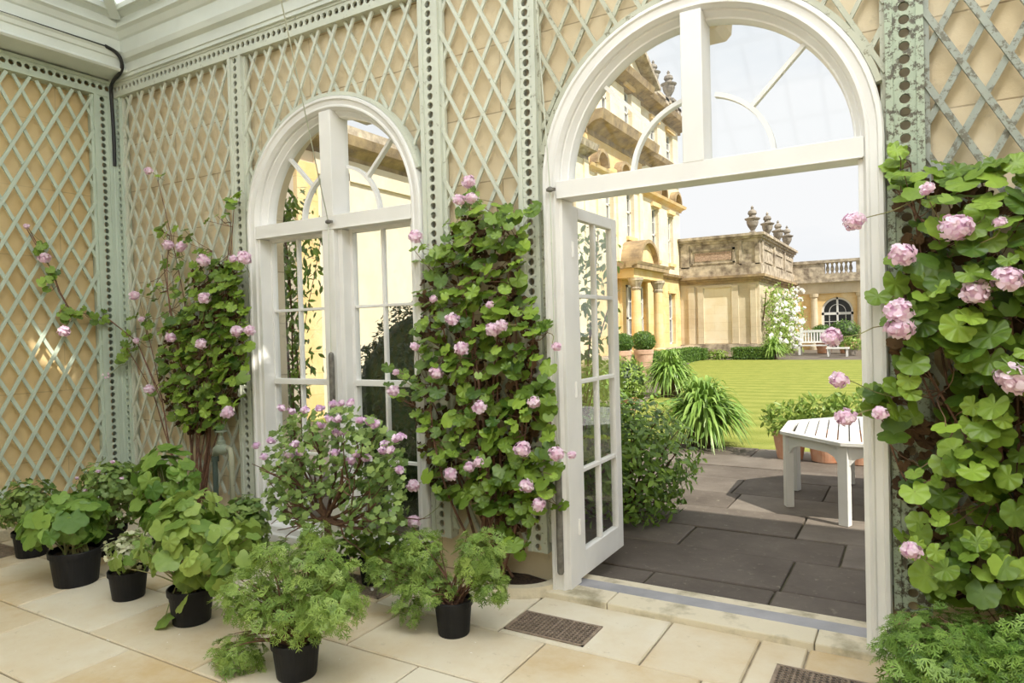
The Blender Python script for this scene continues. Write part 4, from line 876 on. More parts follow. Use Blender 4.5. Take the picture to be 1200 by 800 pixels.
P_LFT = [(232, 292), (262, 300), (284, 300), (290, 345), (292, 420), (286, 465), (262, 500), (225, 512), (200, 490), (184, 440), (186, 392), (205, 365), (225, 352), (222, 320)]
climber('climbing_pelargonium', 'pink-flowered pelargonium spreading over the trellis from the room corner to the smaller window', (-4.95, -0.16, 0.02), P_LFT,
        [(275, 235, 10, 7), (190, 272, 12, 7), (185, 345, 22, 12), (165, 372, 16, 8), (160, 395, 14, 8), (142, 412, 12, 10), (214, 275, 12, 6), (200, 305, 14, 8), (215, 340, 18, 10), (245, 320, 14, 8), (205, 372, 14, 8), (172, 455, 8, 3), (186, 205, 5, 2), (255, 255, 14, 4),
         (48, 290, 7, 5, -6.0), (62, 320, 9, 7, -6.0), (52, 332, 8, 4, -6.0), (74, 368, 9, 7, -6.0), (98, 365, 10, 6, -6.0), (118, 371, 10, 6, -6.0)],
        [(52, 302, 1, 1, -5.93), (75, 388, 1, 1, -5.92), (31, 265, .5, 1, -5.95), (174, 200, .75, .4), (197, 287, 1, .5), (212, 289, .9, .5), (238, 305, 1), (286, 302, 1.15), (273, 303, .6), (240, 349), (157, 346, 1, .5), (166, 374, .55, .5), (200, 395, .9), (236, 403, .95), (278, 388), (293, 387, .9, 1.2),
         (123, 440, .9, .5), (175, 456, .9, .7), (267, 483, 1.05), (160, 399, .6, .5)], 0.10, 0.24, 520, 0.094, 14, 8, GRP,
        [(250, 300), (280, 310), (190, 280), (275, 240), (160, 380), (230, 350), (200, 400), (285, 400), (145, 410), (186, 205)], 0.050, wallX=-6.0, wallpath=[(30, 264), (45, 288), (62, 318), (70, 342), (82, 362), (104, 368), (128, 374)])
P_RGT = [(1046, 205), (1075, 200), (1092, 188), (1125, 200), (1150, 184), (1200, 190), (1300, 170), (1420, 200), (1440, 720), (1240, 700), (1085, 700), (1064, 620), (1048, 540), (1040, 480), (1042, 420), (1046, 360), (1038, 300), (1050, 250)]
climber('climbing_pelargonium', 'big leafy pink-flowered pelargonium covering the wall right of the garden doorway', (0.42, -0.16, 0.02), P_RGT,
        [(1052, 185, 10, 4), (1060, 215, 14, 6), (1030, 345, 8, 2), (1018, 465, 14, 5), (1030, 480, 10, 4), (1065, 640, 14, 4), (1110, 205, 20, 8), (1160, 200, 18, 7)],
        [(1001, 259, .85, 1.0), (1058, 298, .95), (1120, 267, 1.1), (1086, 221, .5), (1180, 327, .95), (1143, 342, .95), (1054, 364), (1054, 384), (975, 395, .75, 1.1), (983, 445, .75, 1.1), (991, 489, .85, 1.1), (1031, 484, .62), (1189, 443, 1.15), (1068, 645, .8), (1172, 261, .5), (1260, 300), (1300, 480), (1230, 560, .9)],
        0.12, 0.40, 720, 0.120, 22, 15, GRP, [(1060, 200), (1100, 210), (1160, 200), (1220, 200), (1050, 350), (1300, 240), (1040, 470), (1120, 330), (1180, 420), (1260, 400)], 0.056)

# kerbed planter for the middle climber
pl = empty('kerb_planter', (-2.08, -0.1, 0), 'low curved stone kerb planter with dark soil against the wall left of the doorway', 'planter')
m = MB(); n = 22; c0 = (-2.09, -0.02)
for i in range(n):
    if i == 13: continue
    a, b = PI + PI * i / n, PI + PI * (i + 0.94 if i == 12 else i + 1) / n
    q = [(c0[0] + r * math.cos(t), c0[1] + r * 0.80 * math.sin(t)) for r, t in ((0.33, a), (0.33, b), (0.265, b), (0.265, a))]
    if i == 12: b = PI + PI * (14) / n; q = [(c0[0] + r * math.cos(t), c0[1] + r * 0.80 * math.sin(t)) for r, t in ((0.33, a), (0.33, b), (0.265, b), (0.265, a))]
    v = [(x, y, z) for z in (0, 0.062) for x, y in q]; m.add(v, [(3, 2, 1, 0), (4, 5, 6, 7), (0, 1, 5, 4), (1, 2, 6, 5), (2, 3, 7, 6), (3, 0, 4, 7)])
m.build('kerb', 'step', pl)
m = MB(); m.lathe([(0.0, 0.052), (0.10, 0.058), (0.2, 0.046), (0.268, 0.04)][::-1], (c0[0], c0[1], 0), 24, sy=0.80, a0=PI, a1=2 * PI); m.build('soil', 'soil', pl)

# ------------------------------------------------------------------ potted plants indoors
def pot(par, c, rt, h, mat='pot', taper=0.80):
    rb = rt * taper
    MB().lathe([(0, 0.0), (rb * 0.96, 0.0), (rb, 0.006), (rt * 0.93, h * 0.80), (rt * 0.93, h * 0.82), (rt, h * 0.83), (rt * 1.01, h * 0.98), (rt * 0.99, h), (rt * 0.93, h), (rt * 0.90, h * 0.86), (rt * 0.88, h * 0.80)], c, 32).build('pot', mat, par, smooth=False)
    MB().lathe([(0, h * 0.86), (rt * 0.5, h * 0.87), (rt * 0.91, h * 0.84)][::-1], c, 24).build('soil', 'soil', par)
def cloud(rg, c, rad, n, shell=0.35, up=0.4, low=-1.0):
    d = unit(rg.normal(0, 1, (n * 3, 3))); d = d[d[:, 2] > low][:n]; n = len(d)
    r = (1 - shell * rg.rand(n) ** 1.3)[:, None]; P = np.array(c) + d * r * np.array(rad); return P, unit(d * 0.8 + rg.normal(0, .35, (n, 3)) + [0, 0, up])
def bush_stems(rg, c, h, P, k, r0=0.007, mat='stem', par=None, nm='stems', spread=0.04):
    st = MB(); idx = rg.choice(len(P), min(k, len(P)), replace=False); base = np.array([c[0], c[1], c[2] + h])
    for i in idx:
        o = base + [rg.uniform(-spread, spread), rg.uniform(-spread, spread), 0]; mid = base + (P[i] - base) * 0.5 + [0, 0, 0.06]
        t = np.linspace(0, 1, 7)[:, None]; pts = (1 - t) ** 2 * o + 2 * t * (1 - t) * mid + t ** 2 * P[i]; st.tube(pts, np.linspace(r0, r0 * 0.35, 7), 5)
    return st.build(nm, mat, par)
def potted(name, label, g, rt, ph, tpl, mat, clouds, lsize, seed, cat='potted plant', smooth=True, nst=24, stm='stem', tipz=-0.6, extra=None, grp='potted plants on the conservatory floor', up=0.4, r0=0.006):
    rg = np.random.RandomState(seed); c = (g[0], g[1], g[2] if len(g) > 2 else 0.0); e = empty(name, c, label, cat, grp); pot(e, c, rt, ph); mb = MB(); allP = []
    for cc, rad, n in clouds:
        P, Nn = cloud(rg, cc, rad, n, 0.55, up, -0.75); out = unit((P - np.array(cc)) * [1, 1, 0.3]); leaves(tpl, P, Nn, lsize * rg.uniform(0.6, 1.15, len(P)), rg, tip=out * 0.8 + [0, 0, tipz], tj=0.3, mb=mb); allP.append(P)
    allP = np.concatenate(allP); 
    if extra is not None: extra(e, rg, mb, allP)
    mb.build('leaves', mat, e, smooth=smooth); bush_stems(rg, c, ph * 0.85, allP, nst, r0, stm, e, spread=rt * 0.4); return e, allP, rg
def W3(px, py, gy): return onY(px, py, gy)
# big dark-leaved pot at the left
g = onZ(90, 682); c = W3(78, 608, g[1])
potted('potted_geranium', 'leafy green plant with broad leaves in a wide black pot, leftmost of the black pots', g, 0.150, 0.215, T_LOBE, 'lf_big', [((c[0] - .02, c[1], c[2] - .02), (0.29, 0.24, 0.17), 100), ((c[0] + .05, c[1], c[2] + .06), (0.2, 0.2, 0.14), 30)], 0.155, 21)
g = onZ(151, 699); c = W3(152, 640, g[1])
potted('potted_variegated_plant', 'small cream variegated plant in a little black pot between two larger pots', g, 0.108, 0.165, T_SMALL, 'lf_var', [((c[0], c[1], c[2] - .02), (0.155, 0.14, 0.12), 260)], 0.036, 22, tipz=-.2)
g = onZ(225, 727); c = W3(232, 632, g[1])
def hang(e, rg, mb, P):
    q = onY(193, 725, g[1] - 0.12); leaves(T_LOBE, [q, q + [.1, .03, .10], q + [0.02, 0.1, .16]], [(-.2, -.6, 1), (-.3, -.9, .5), (-.3, -.6, .6)], [0.125, 0.12, 0.11], rg, mb=mb)
    MB().tube(wander((g[0] - .03, g[1] - .02, .2), q, rg, 0.02, 8, -0.10), 0.003, 5).build('trailing_stem', 'stem', e)
potted('potted_abutilon', 'light green plant with large lobed leaves, one leaf trailing on the floor', g, 0.118, 0.185, T_LOBE, 'lf_lite', [(c, (0.33, 0.26, 0.25), 90), (tuple(W3(158, 648, g[1] + .02)), (0.15, 0.12, 0.13), 26), (tuple(W3(288, 640, g[1] - .02)), (0.13, 0.12, 0.12), 22), ((c[0] - .10, c[1], c[2] + .12), (0.24, 0.2, 0.12), 34), ((c[0] + .18, c[1], c[2] - .10), (0.16, 0.14, 0.13), 26), ((g[0] + .02, g[1], .27), (0.12, 0.10, 0.06), 20)], 0.118, 23, extra=hang, nst=40, r0=0.005)
g4 = onZ(205, 662); c = W3(208, 562, g4[1])
potted('potted_geranium', 'tall broad-leaved green plant at the back below the climbing pelargonium', g4, 0.13, 0.2, T_LOBE, 'lf_big', [((c[0] - .13, c[1], c[2]), (0.27, 0.2, 0.22), 95), ((c[0] - .10, c[1], c[2] - .22), (0.28, 0.2, 0.18), 60)], 0.125, 24, nst=40)
g5 = onZ(128, 648); c = W3(130, 566, g5[1])
potted('potted_scented_pelargonium', 'small-leaved scented pelargonium with tiny pale flowers in front of the corner', g5, 0.12, 0.19, T_SMALL, 'lf_scent', [(c, (0.28, 0.2, 0.17), 480), ((c[0], c[1], c[2] - .2), (0.2, 0.18, 0.16), 160)], 0.05, 25, nst=50,
       extra=lambda e, rg, mb, P: [flower_head(e, W3(px, py, g5[1] - .2), 0.018, 'lilac', 'flower') for px, py in ((115, 552), (132, 541), (100, 574), (143, 560), (90, 560))])
g6 = onZ(38, 650); c = W3(34, 592, g6[1])
potted('potted_scented_pelargonium', 'small-leaved bushy plant behind the leftmost broad-leaved pot', g6, 0.12, 0.18, T_SMALL, 'lf_scent', [(c, (0.24, 0.2, 0.2), 420)], 0.055, 26, nst=40)
g7 = onZ(290, 659); c = W3(288, 618, g7[1])
potted('potted_scented_pelargonium', 'green small-leaved plant in a little black pot under the smaller window', g7, 0.085, 0.14, T_SMALL, 'lf_scent', [(c, (0.17, 0.16, 0.22), 400), ((c[0] - .14, c[1], c[2] - .09), (0.14, 0.12, 0.14), 120)], 0.062, 27, nst=50)
# feathery pelargoniums
g8 = onZ(348, 790)
cs = [(W3(375, 672, g8[1] + .05), (0.17, 0.13, 0.17), 330), (W3(345, 715, g8[1]), (0.22, 0.17, 0.13), 430), (W3(388, 712, g8[1] - .02), (0.14, 0.14, 0.11), 240), (W3(290, 700, g8[1] - .02), (0.15, 0.12, 0.14), 230), (W3(372, 628, g8[1] + .08), (0.09, 0.08, 0.08), 80), (W3(280, 765, g8[1] - .08), (0.13, 0.10, 0.09), 170), (W3(322, 655, g8[1]), (0.10, 0.1, 0.11), 120)]
potted('potted_feathery_pelargonium', 'feathery cut-leaved pelargonium in the black pot nearest the viewer', g8, 0.108, 0.165, T_CUT, 'lf_cut', [(tuple(a), b, int(n * .72)) for a, b, n in cs], 0.098, 28, smooth=False, nst=60, tipz=.1, stm='bark', up=.6, r0=0.005)
g9 = onZ(532, 741)
cs = [(W3(492, 650, g9[1]), (0.13, 0.12, 0.14), 250), (W3(500, 688, g9[1] - .02), (0.18, 0.14, 0.07), 220), (W3(562, 652, g9[1]), (0.12, 0.12, 0.16), 260), (W3(455, 668, g9[1] - .02), (0.12, 0.10, 0.10), 170), (W3(480, 715, g9[1] - .10), (0.07, 0.06, 0.07), 60), (W3(574, 690, g9[1]), (0.08, 0.09, 0.10), 120)]
potted('potted_feathery_pelargonium', 'feathery cut-leaved pelargonium in a small black pot beside the kerb planter', g9, 0.098, 0.175, T_CUT, 'lf_cut', [(tuple(a), b, int(n * .75)) for a, b, n in cs], 0.10, 29, smooth=False, nst=50, tipz=.1, stm='bark', up=.6, r0=0.005)
g10 = np.array([0.36, -0.52, 0.0])
cs = [((0.10, -0.55, 0.26), (0.26, 0.24, 0.16), 560), ((0.42, -0.50, 0.30), (0.34, 0.26, 0.16), 700), ((0.75, -0.5, 0.28), (0.3, 0.25, 0.16), 300), ((0.0, -0.66, 0.10), (0.16, 0.14, 0.10), 160)]
potted('potted_scented_pelargonium', 'low dense bright green cut-leaved plant below the climber right of the doorway', g10, 0.16, 0.16, T_CUT, 'lf_big', cs, 0.105, 30, smooth=False, nst=60, tipz=-.1, stm='bark', up=.7)
# standard pelargonium tree
g11 = onZ(386, 696); Y11 = g11[1]; rg = np.random.RandomState(77)
e = empty('standard_pelargonium', tuple(g11), 'bushy little pelargonium tree with lilac flowers and a woody trunk before the smaller window', 'potted plant', 'potted plants on the conservatory floor')
pot(e, tuple(g11), 0.12, 0.20)
fork = W3(383, 607, Y11); st = MB(); st.tube([np.array([g11[0], g11[1], 0.17]), g11 + [0.01, 0, .3], fork], [0.026, 0.022, 0.020], 9); tipsP = []
for px, py, dy in ((325, 545, -.1), (345, 520, .1), (365, 505, -.05), (395, 500, .1), (425, 520, -.1), (450, 555, .05), (340, 590, -.15), (440, 590, -.15), (400, 550, -.2), (370, 560, .2), (420, 560, .2), (320, 580, .1), (460, 600, .0), (425, 620, -.1), (345, 612, -.1)):
    t = W3(px, py, Y11 + dy); pts = wander(fork, t, rg, 0.035, 7, 0.03); st.tube(pts, np.linspace(0.013, 0.005, 7), 6); tipsP.append(t)
    for _ in range(5): q = t + rg.normal(0, .07, 3); st.tube(wander(pts[rg.randint(3, 6)], q, rg, 0.02, 5), [0.005, 0.0045, 0.004, 0.003, 0.002], 5); tipsP.append(q)
st.build('trunk', 'bark', e)
poly = [(308, 545), (318, 505), (345, 482), (400, 476), (440, 492), (470, 515), (478, 560), (474, 605), (455, 635), (425, 628), (405, 612), (392, 585), (370, 590), (358, 618), (330, 612), (312, 590)]
LP = []
while len(LP) < 1350:
    px, py = rg.uniform(300, 480), rg.uniform(474, 645)
    if in_poly(px, py, poly): LP.append(W3(px, py, Y11 + rg.normal(0, .11)))
LP = np.array(LP) + rg.normal(0, .012, (len(LP), 3)); keep = np.array([min(np.linalg.norm(np.array(tipsP) - p, axis=1)) < 0.19 for p in LP]); LP = LP[keep]
leaves(T_SMALL, LP, unit(np.column_stack([rg.normal(0, .5, len(LP)), rg.uniform(-1.2, .1, len(LP)), rg.uniform(.2, 1.2, len(LP))])), 0.043 * rg.uniform(.7, 1.2, len(LP)), rg, tj=.8).build('leaves', 'lf_scent', e, smooth=True)
for px, py in ((330, 478), (342, 482), (357, 480), (390, 473), (400, 472), (411, 471), (385, 490), (396, 491), (394, 507), (404, 506), (310, 535), (317, 516), (340, 534), (346, 520), (352, 530), (422, 492), (434, 494), (440, 497), (450, 520), (457, 527), (464, 514), (470, 511), (418, 532), (430, 536), (412, 540), (468, 550), (374, 478), (300, 522), (448, 528), (392, 530), (376, 498)):
    flower_head(e, W3(px, py, Y11 - .12 + rg.uniform(-.06, .06)), 0.034, 'lilac')
# trailing white-flowered plant behind it
g12 = onZ(440, 682); c = W3(425, 640, g12[1])
potted('potted_trailing_geranium', 'dark green trailing plant with tiny white flowers under the smaller window', g12, 0.10, 0.15, T_ROUND, 'lf_ivy', [(tuple(c), (0.24, 0.14, 0.13), 120), (tuple(W3(470, 640, g12[1])), (0.16, 0.12, 0.16), 70)], 0.06, 31, nst=30,
       extra=lambda e, rg, mb, P: [flower_head(e, W3(px, py, g12[1] - .16), 0.013, 'white', 'flower') for px, py in ((390, 612), (397, 618), (404, 613), (410, 622), (416, 615), (424, 624), (432, 626), (402, 628), (390, 624), (420, 632), (440, 628), (436, 690), (450, 679), (330, 610), (345, 618), (470, 632))])

# floor gratings
def grating(cx, label):
    e = empty('floor_grating', (cx, -0.485, 0), label, 'floor grating', 'iron floor gratings'); w, d, zt = 0.435, 0.24, 0.006
    MB().box(cx - w / 2, cx + w / 2, -0.485 - d / 2, -0.485 + d / 2, 0.0005, 0.0012).build('painted_pit', 'dark', e)  # thin dark sheet on the paving, paints the shade below the grate
    m = MB(); x0, x1, y0, y1 = cx - w / 2, cx + w / 2, -0.485 - d / 2, -0.485 + d / 2; z0 = 0.001
    for a, b, c_, d_ in ((x0, x1, y0, y0 + .01), (x0, x1, y1 - .01, y1), (x0, x0 + .01, y0, y1), (x1 - .01, x1, y0, y1)): m.box(a, b, c_, d_, z0, zt)
    nx, ny = 18, 10
    for i in range(nx):
        for j in range(ny):
            px, py = x0 + .012 + (i + .5) * (w - .024) / nx, y0 + .012 + (j + .5) * (d - .024) / ny; r = 0.0125
            m.lathe([(r, z0), (r, zt), (r * 0.72, zt), (r * 0.72, z0)], (px, py, 0), 8)
    for i in range(nx + 1):
        x = x0 + .012 + i * (w - .024) / nx
        if i % 3 == 0: m.box(x - .002, x + .002, y0, y1, z0, zt - .001)
    m.build('grate', 'iron', e)
for cx, lab in ((-1.585, 'rusty iron floor grating in the paving left of the doorway step'), (-0.325, 'dark iron floor grating at the bottom edge before the doorway'), (-2.85, 'iron floor grating below the smaller window, half hidden by plants'), (-5.75, 'dark iron floor grating at the far left edge of the paving')):
    grating(cx, lab)
for o in list(C.objects):
    if o.name.startswith('floor_grating') and abs(o.location.x + 5.75) < .01: o.location.y = -1.2
# standpipe
tb = onY(271, 527, -0.20); zt = tb[2]; X0 = tb[0]; e = empty('water_standpipe', (X0, -0.20, 0), 'old painted water pipe with a round valve beside the smaller window', 'standpipe')
MB().tube([(X0, -0.20, 0.0), (X0, -0.20, zt - .04), (X0 - .01, -0.20, zt), (X0 - .04, -0.20, zt + .015)], 0.021, 12).build('pipe', 'pipe', e, smooth=True)
MB().tube([(X0 - .035, -0.2, zt + .012), (X0 - .06, -.2, zt + .005), (X0 - .10, -.2, zt), (X0 - .14, -.2, zt), (X0 - .17, -.2, zt - .01), (X0 - .19, -.2, zt - .05)], [0.020, 0.030, 0.045, 0.040, 0.030, 0.026], 14).build('valve_body', 'tapm', e, smooth=True)
MB().lathe([(0.028, 0.02), (0.030, 0.05), (0.020, 0.06), (0.016, 0.085), (0.008, 0.09), (0.008, 0.12)], (X0 - .11, -.2, zt + .01), 14).lathe([(0.0, 0.118), (0.042, 0.118), (0.045, 0.124), (0.042, 0.130), (0.0, 0.130)], (X0 - .11, -.2, zt + .01), 14).build('valve_handle', 'tapm', e)
MB().tube([(X0 - .19, -.2, zt - .04), (X0 - .195, -.2, zt - .10), (X0 - .195, -.2, 0.0)], 0.019, 12).lathe([(0.027, -0.10), (0.027, -0.06)], (X0 - .192, -.2, zt), 12).build('outlet_pipe', simple('dark_green_pipe', (0.07, 0.10, 0.08), 0.6), e)

# ------------------------------------------------------------------ garden plants
def shrub(name, label, c, rad, n, lsize, mat, seed, tpl=T_OVAL, grp=None, core='lf_dark', cat='shrub', bot=0.0, potr=None, tj=.7, shell=0.30, stem=True):
    rg = np.random.RandomState(seed); e = empty(name, (c[0], c[1], bot), label, cat, grp)
    P, Nn = cloud(rg, c, rad, n, shell, 0.3, -0.95); P = P * 1.0; k = P[:, 2] > bot + 0.03; P, Nn = P[k], Nn[k]
    lump = 1 + 0.10 * np.sin(P[:, 0] * 11 + seed) * np.sin(P[:, 2] * 9) ; P = np.array(c) + (P - np.array(c)) * lump[:, None]
    out = unit(P - np.array(c)); leaves(tpl, P, Nn, lsize * rg.uniform(0.6, 1.2, len(P)), rg, tip=out + [0, 0, .2], tj=tj).build('leaves', mat, e, smooth=False)
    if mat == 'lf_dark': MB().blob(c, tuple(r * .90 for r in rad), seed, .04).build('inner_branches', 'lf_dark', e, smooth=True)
    if stem:
        st = MB(); base = np.array([c[0], c[1], bot])
        for i in rg.choice(len(P), min(46, len(P)), replace=False): st.tube(wander(base + rg.uniform(-.05, .05, 3) * [1, 1, 0], P[i], rg, 0.05, 6), np.linspace(0.012, 0.003, 6), 5)
        st.build('branches', 'bark', e)
    return e
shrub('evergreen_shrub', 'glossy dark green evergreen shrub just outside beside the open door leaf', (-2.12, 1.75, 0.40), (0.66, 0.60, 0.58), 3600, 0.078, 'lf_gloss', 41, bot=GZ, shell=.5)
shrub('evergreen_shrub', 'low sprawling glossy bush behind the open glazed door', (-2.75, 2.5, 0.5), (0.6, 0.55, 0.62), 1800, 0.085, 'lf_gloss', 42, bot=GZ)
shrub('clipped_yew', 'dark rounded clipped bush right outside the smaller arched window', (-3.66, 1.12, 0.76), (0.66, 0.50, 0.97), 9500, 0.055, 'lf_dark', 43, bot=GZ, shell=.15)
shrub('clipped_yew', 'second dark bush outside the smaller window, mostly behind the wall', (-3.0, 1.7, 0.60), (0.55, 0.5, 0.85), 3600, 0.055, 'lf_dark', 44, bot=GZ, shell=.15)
def potted_out(name, label, c, rad, n, ls, mat, pc, pr, ph, seed, core=None, grp=None, tpl=T_OVAL, cat='potted shrub', tj=.7, pm='terra', shell=.3):
    rg = np.random.RandomState(seed); e = empty(name, tuple(pc), label, cat, grp)
    pot(e, tuple(pc), pr, ph, pm, 0.72); P, Nn = cloud(rg, c, rad, n, shell, .3, -.95); P = P[P[:, 2] > pc[2] + ph * .9]; Nn = unit(P - np.array(c) + rg.normal(0, .2, P.shape)); out = unit(P - np.array(c))
    leaves(tpl, P, Nn, ls * rg.uniform(.6, 1.2, len(P)), rg, tip=out + [0, 0, .2], tj=tj).build('leaves', mat, e)
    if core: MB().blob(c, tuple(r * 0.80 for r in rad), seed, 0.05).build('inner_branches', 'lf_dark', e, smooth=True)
    MB().tube([(pc[0], pc[1], pc[2] + ph * .8), (c[0], c[1], c[2])], [0.04, 0.03], 8).build('stem', 'bark', e); return e
g = onZ(730, 482, GZ); c = onY(728, 446, g[1])
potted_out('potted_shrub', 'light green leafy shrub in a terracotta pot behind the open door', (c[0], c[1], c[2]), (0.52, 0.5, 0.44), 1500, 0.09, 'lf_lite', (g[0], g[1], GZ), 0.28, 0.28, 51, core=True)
# agapanthus clumps
def agapanthus(label, g, R, H, n, pr, ph, seed, w=0.017):
    rg = np.random.RandomState(seed); e = empty('potted_agapanthus', (g[0], g[1], GZ), label, 'potted plant', 'potted agapanthus on the terrace')
    pot(e, (g[0], g[1], GZ), pr, ph, simple('mossy_dark_pot', (0.10, 0.06, 0.04), 0.9, (0.05, 0.035, 0.02), 12, 0.3)); mb = MB(); K = 9
    for i in range(n):
        a = rg.uniform(0, 2 * PI); L_ = rg.uniform(0.6, 1.05) ; out = rg.uniform(0.25, 1.0) * R; hz = H * rg.uniform(0.65, 1.0) * (1.1 - 0.35 * out / R); tip = rg.uniform(-0.05, 0.85) * hz if out > R * .45 else hz * .9
        ca, sa = math.cos(a), math.sin(a); o = np.array([g[0] + ca * pr * .4 * rg.rand(), g[1] + sa * pr * .4 * rg.rand(), GZ + ph * .85]); v = []; ww = w * rg.uniform(.7, 1.3); tw = rg.uniform(-.4, .4)
        for k in range(K):
            t = k / (K - 1); r = out * (t ** 1.15); z = (GZ + ph * .85) + (2 * t * (1 - t) * (hz - ph) * 1.55 + t * t * (tip - ph * .8)); wd = ww * (math.sin(PI * min(1, 0.25 + t * .75)) ** .6 if t < 1 else 0.05)
            p = o + [ca * r, sa * r, z - o[2]]; pa = np.array([-sa, ca, tw * t]); v += [p - pa * wd, p + [0, 0, -wd * .35], p + pa * wd]
        mb.add(v, [(3 * k + j, 3 * k + j + 1, 3 * k + 4 + j, 3 * k + 3 + j) for k in range(K - 1) for j in (0, 1)], float(rg.beta(2, 2)))
    mb.build('leaves', 'lf_strap', e, smooth=True); return e
g = onZ(825, 522, GZ); agapanthus('arching strap-leaved agapanthus clump in a dark pot, the nearer one at the lawn edge', g, 0.64, 0.90, 620, 0.24, 0.34, 61, 0.024)
g = onZ(786, 464, GZ); agapanthus('arching strap-leaved agapanthus clump in a dark pot, farther along the path', g, 0.68, 1.05, 480, 0.26, 0.40, 62, 0.028)
g = onY(905, 420, 27.6); agapanthus('small far strap-leaved clump at the pavilion corner', (g[0], 27.8), 0.75, 1.0, 160, 0.25, 0.3, 63, 0.035)
# topiary balls
for px, py, r, lab in ((754, 400, 13.5, 'clipped box ball in a pale terracotta pot before the golden portico'), (729, 402, 12.5, 'clipped box ball in a pot, half hidden behind the open door')):
    c = onX(px, py, -7.6); d = (c - ORG) @ RW @ np.array([0, 0, 1.0]); rr = r * d / 800
    potted_out('potted_topiary', lab, tuple(c), (rr, rr, rr * .85), 2600, 0.07, 'lf_box', (c[0], c[1], GZ), rr * 0.86, max(0.3, c[2] - rr * .70 - GZ), 70 + int(r), core=True, grp='clipped box balls in pots', cat='topiary', shell=.12, pm=simple('pale_terracotta', (0.62, 0.42, 0.30), 0.9, (0.45, 0.28, 0.2), 5))
def hedge(label, x0, x1, y0, y1, z1, n, seed):
    rg = np.random.RandomState(seed); e = empty('box_hedge', ((x0 + x1) / 2, (y0 + y1) / 2, GZ), label, 'hedge', 'low clipped hedges by the house')
    P = []; Nn = []; w, l, h = x1 - x0, y1 - y0, z1 - GZ; A = [w * l, w * h, l * h]
    for i in range(n):
        k = rg.choice(3, p=np.array(A) / sum(A)); u, v_ = rg.rand(2)
        if k == 0: P.append((x0 + w * u, y0 + l * v_, z1)); Nn.append((0, 0, 1))
        elif k == 1: P.append((x0 + w * u, y0, GZ + h * v_)); Nn.append((0, -1, 0))
        else: P.append((x1, y0 + l * u, GZ + h * v_)); Nn.append((1, 0, 0))
    P = np.array(P) + rg.normal(0, .02, (n, 3)); leaves(T_OVAL, P, unit(np.array(Nn) + rg.normal(0, .45, (n, 3))), 0.075 * rg.uniform(.7, 1.3, n), rg, tip=(0, 0, 1), tj=.8).build('leaves', 'lf_box', e)
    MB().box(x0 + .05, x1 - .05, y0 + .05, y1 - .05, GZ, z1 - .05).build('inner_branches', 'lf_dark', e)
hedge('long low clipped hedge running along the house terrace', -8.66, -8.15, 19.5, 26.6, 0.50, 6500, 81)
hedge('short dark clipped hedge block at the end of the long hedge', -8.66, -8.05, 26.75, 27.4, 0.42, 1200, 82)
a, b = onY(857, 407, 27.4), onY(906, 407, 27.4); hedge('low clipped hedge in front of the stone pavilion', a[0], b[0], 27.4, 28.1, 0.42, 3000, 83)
shrub('low_fern', 'small pale green fern tuft at the foot of the pavilion', (*onY(841, 417, 27.8)[:2], 0.12), (0.45, 0.3, 0.28), 300, 0.16, 'lf_lite', 84, bot=GZ, stem=False)
# climbing rose on the pavilion
def rose():
    rg = np.random.RandomState(91); e = empty('climbing_rose', (PXR + .2, 31.5, 0), 'white-flowered climbing rose on the sunny side of the pavilion', 'climbing plant')
    P = [];
    while len(P) < 3600:
        y, z = rg.uniform(29.0, 37.5), rg.uniform(0.0, 3.55)
        top = 3.2 - 0.10 * abs(y - 31) + 0.35 * math.sin(y * 2.2)
        if z < top: P.append((PXR + 0.15 + rg.rand() ** 1.5 * (0.65 + .2 * math.sin(y * 2 + z * 2)), y, z))
    P = np.array(P); leaves(T_OVAL, P, unit(rg.normal(0, .6, P.shape) + [.9, -.4, .5]), 0.17 * rg.uniform(.6, 1.2, len(P)), rg, tj=1).build('leaves', 'lf_lite', e)
    st = MB()
    for k in range(7): st.tube(wander((PXR + .2, 30 + k, 0), (PXR + .18, 29.6 + k * 1.1, 3.0), rg, .25, 9), .03, 6)
    st.build('stems', 'bark', e); fm = MB()
    for k in range(120):
        y = rg.choice([29.8, 32.8, 33.8, 35.0, 36.0]) + rg.normal(0, .6); z = rg.uniform(.2, 3.3); q = np.array([PXR + .45 + rg.rand() * .5, y, z])
        leaves(T_SMALL, q + rg.normal(0, .04, (6, 3)), unit(rg.normal(0, .5, (6, 3)) + [.8, -.5, .4]), 0.15, rg, tj=1, mb=fm)
    tag(fm.build('blossom', 'petalw', e), kind='stuff')
rose()
# white bench and small table far away
def bench():
    g = onZ(936, 414.5, GZ); gx, gy = g[0], 31.6; gx = onY(938, 400, 31.6)[0]; e = empty('garden_bench', (gx, gy, GZ), 'white wooden garden bench by the flowering rose, far across the lawn', 'bench')
    w = 1.15
    for x in (gx - .1, gx + w):
        for y in (gy, gy + .5): MB().box(x, x + .09, y, y + .09, GZ, 0.62 if y == gy else 1.15).build('leg', 'whitewood', e)
        MB().box(x - .01, x + .10, gy - .05, gy + .6, .62, .70).build('armrest', 'whitewood', e)
    m = MB(); [m.box(gx - .1, gx + w + .09, gy + k * .11, gy + .09 + k * .11, .36, .41) for k in range(5)]; m.build('seat', 'whitewood', e)
    m = MB(); m.box(gx - .1, gx + w + .09, gy + .52, gy + .58, 1.0, 1.12); m.box(gx - .1, gx + w + .09, gy + .52, gy + .58, .5, .58); [m.box(gx + k * .13, gx + .07 + k * .13, gy + .53, gy + .57, .5, 1.05) for k in range(9)]; m.build('backrest', 'whitewood', e)
bench()
g = onZ(982, 417.5, GZ); e = empty('low_table', (g[0], g[1], GZ), 'tiny white low table far away beside the terracotta pot', 'table')
MB().box(g[0] - .45, g[0] + .45, g[1] - .3, g[1] + .3, .28, .34).build('tabletop', 'whitewood', e)
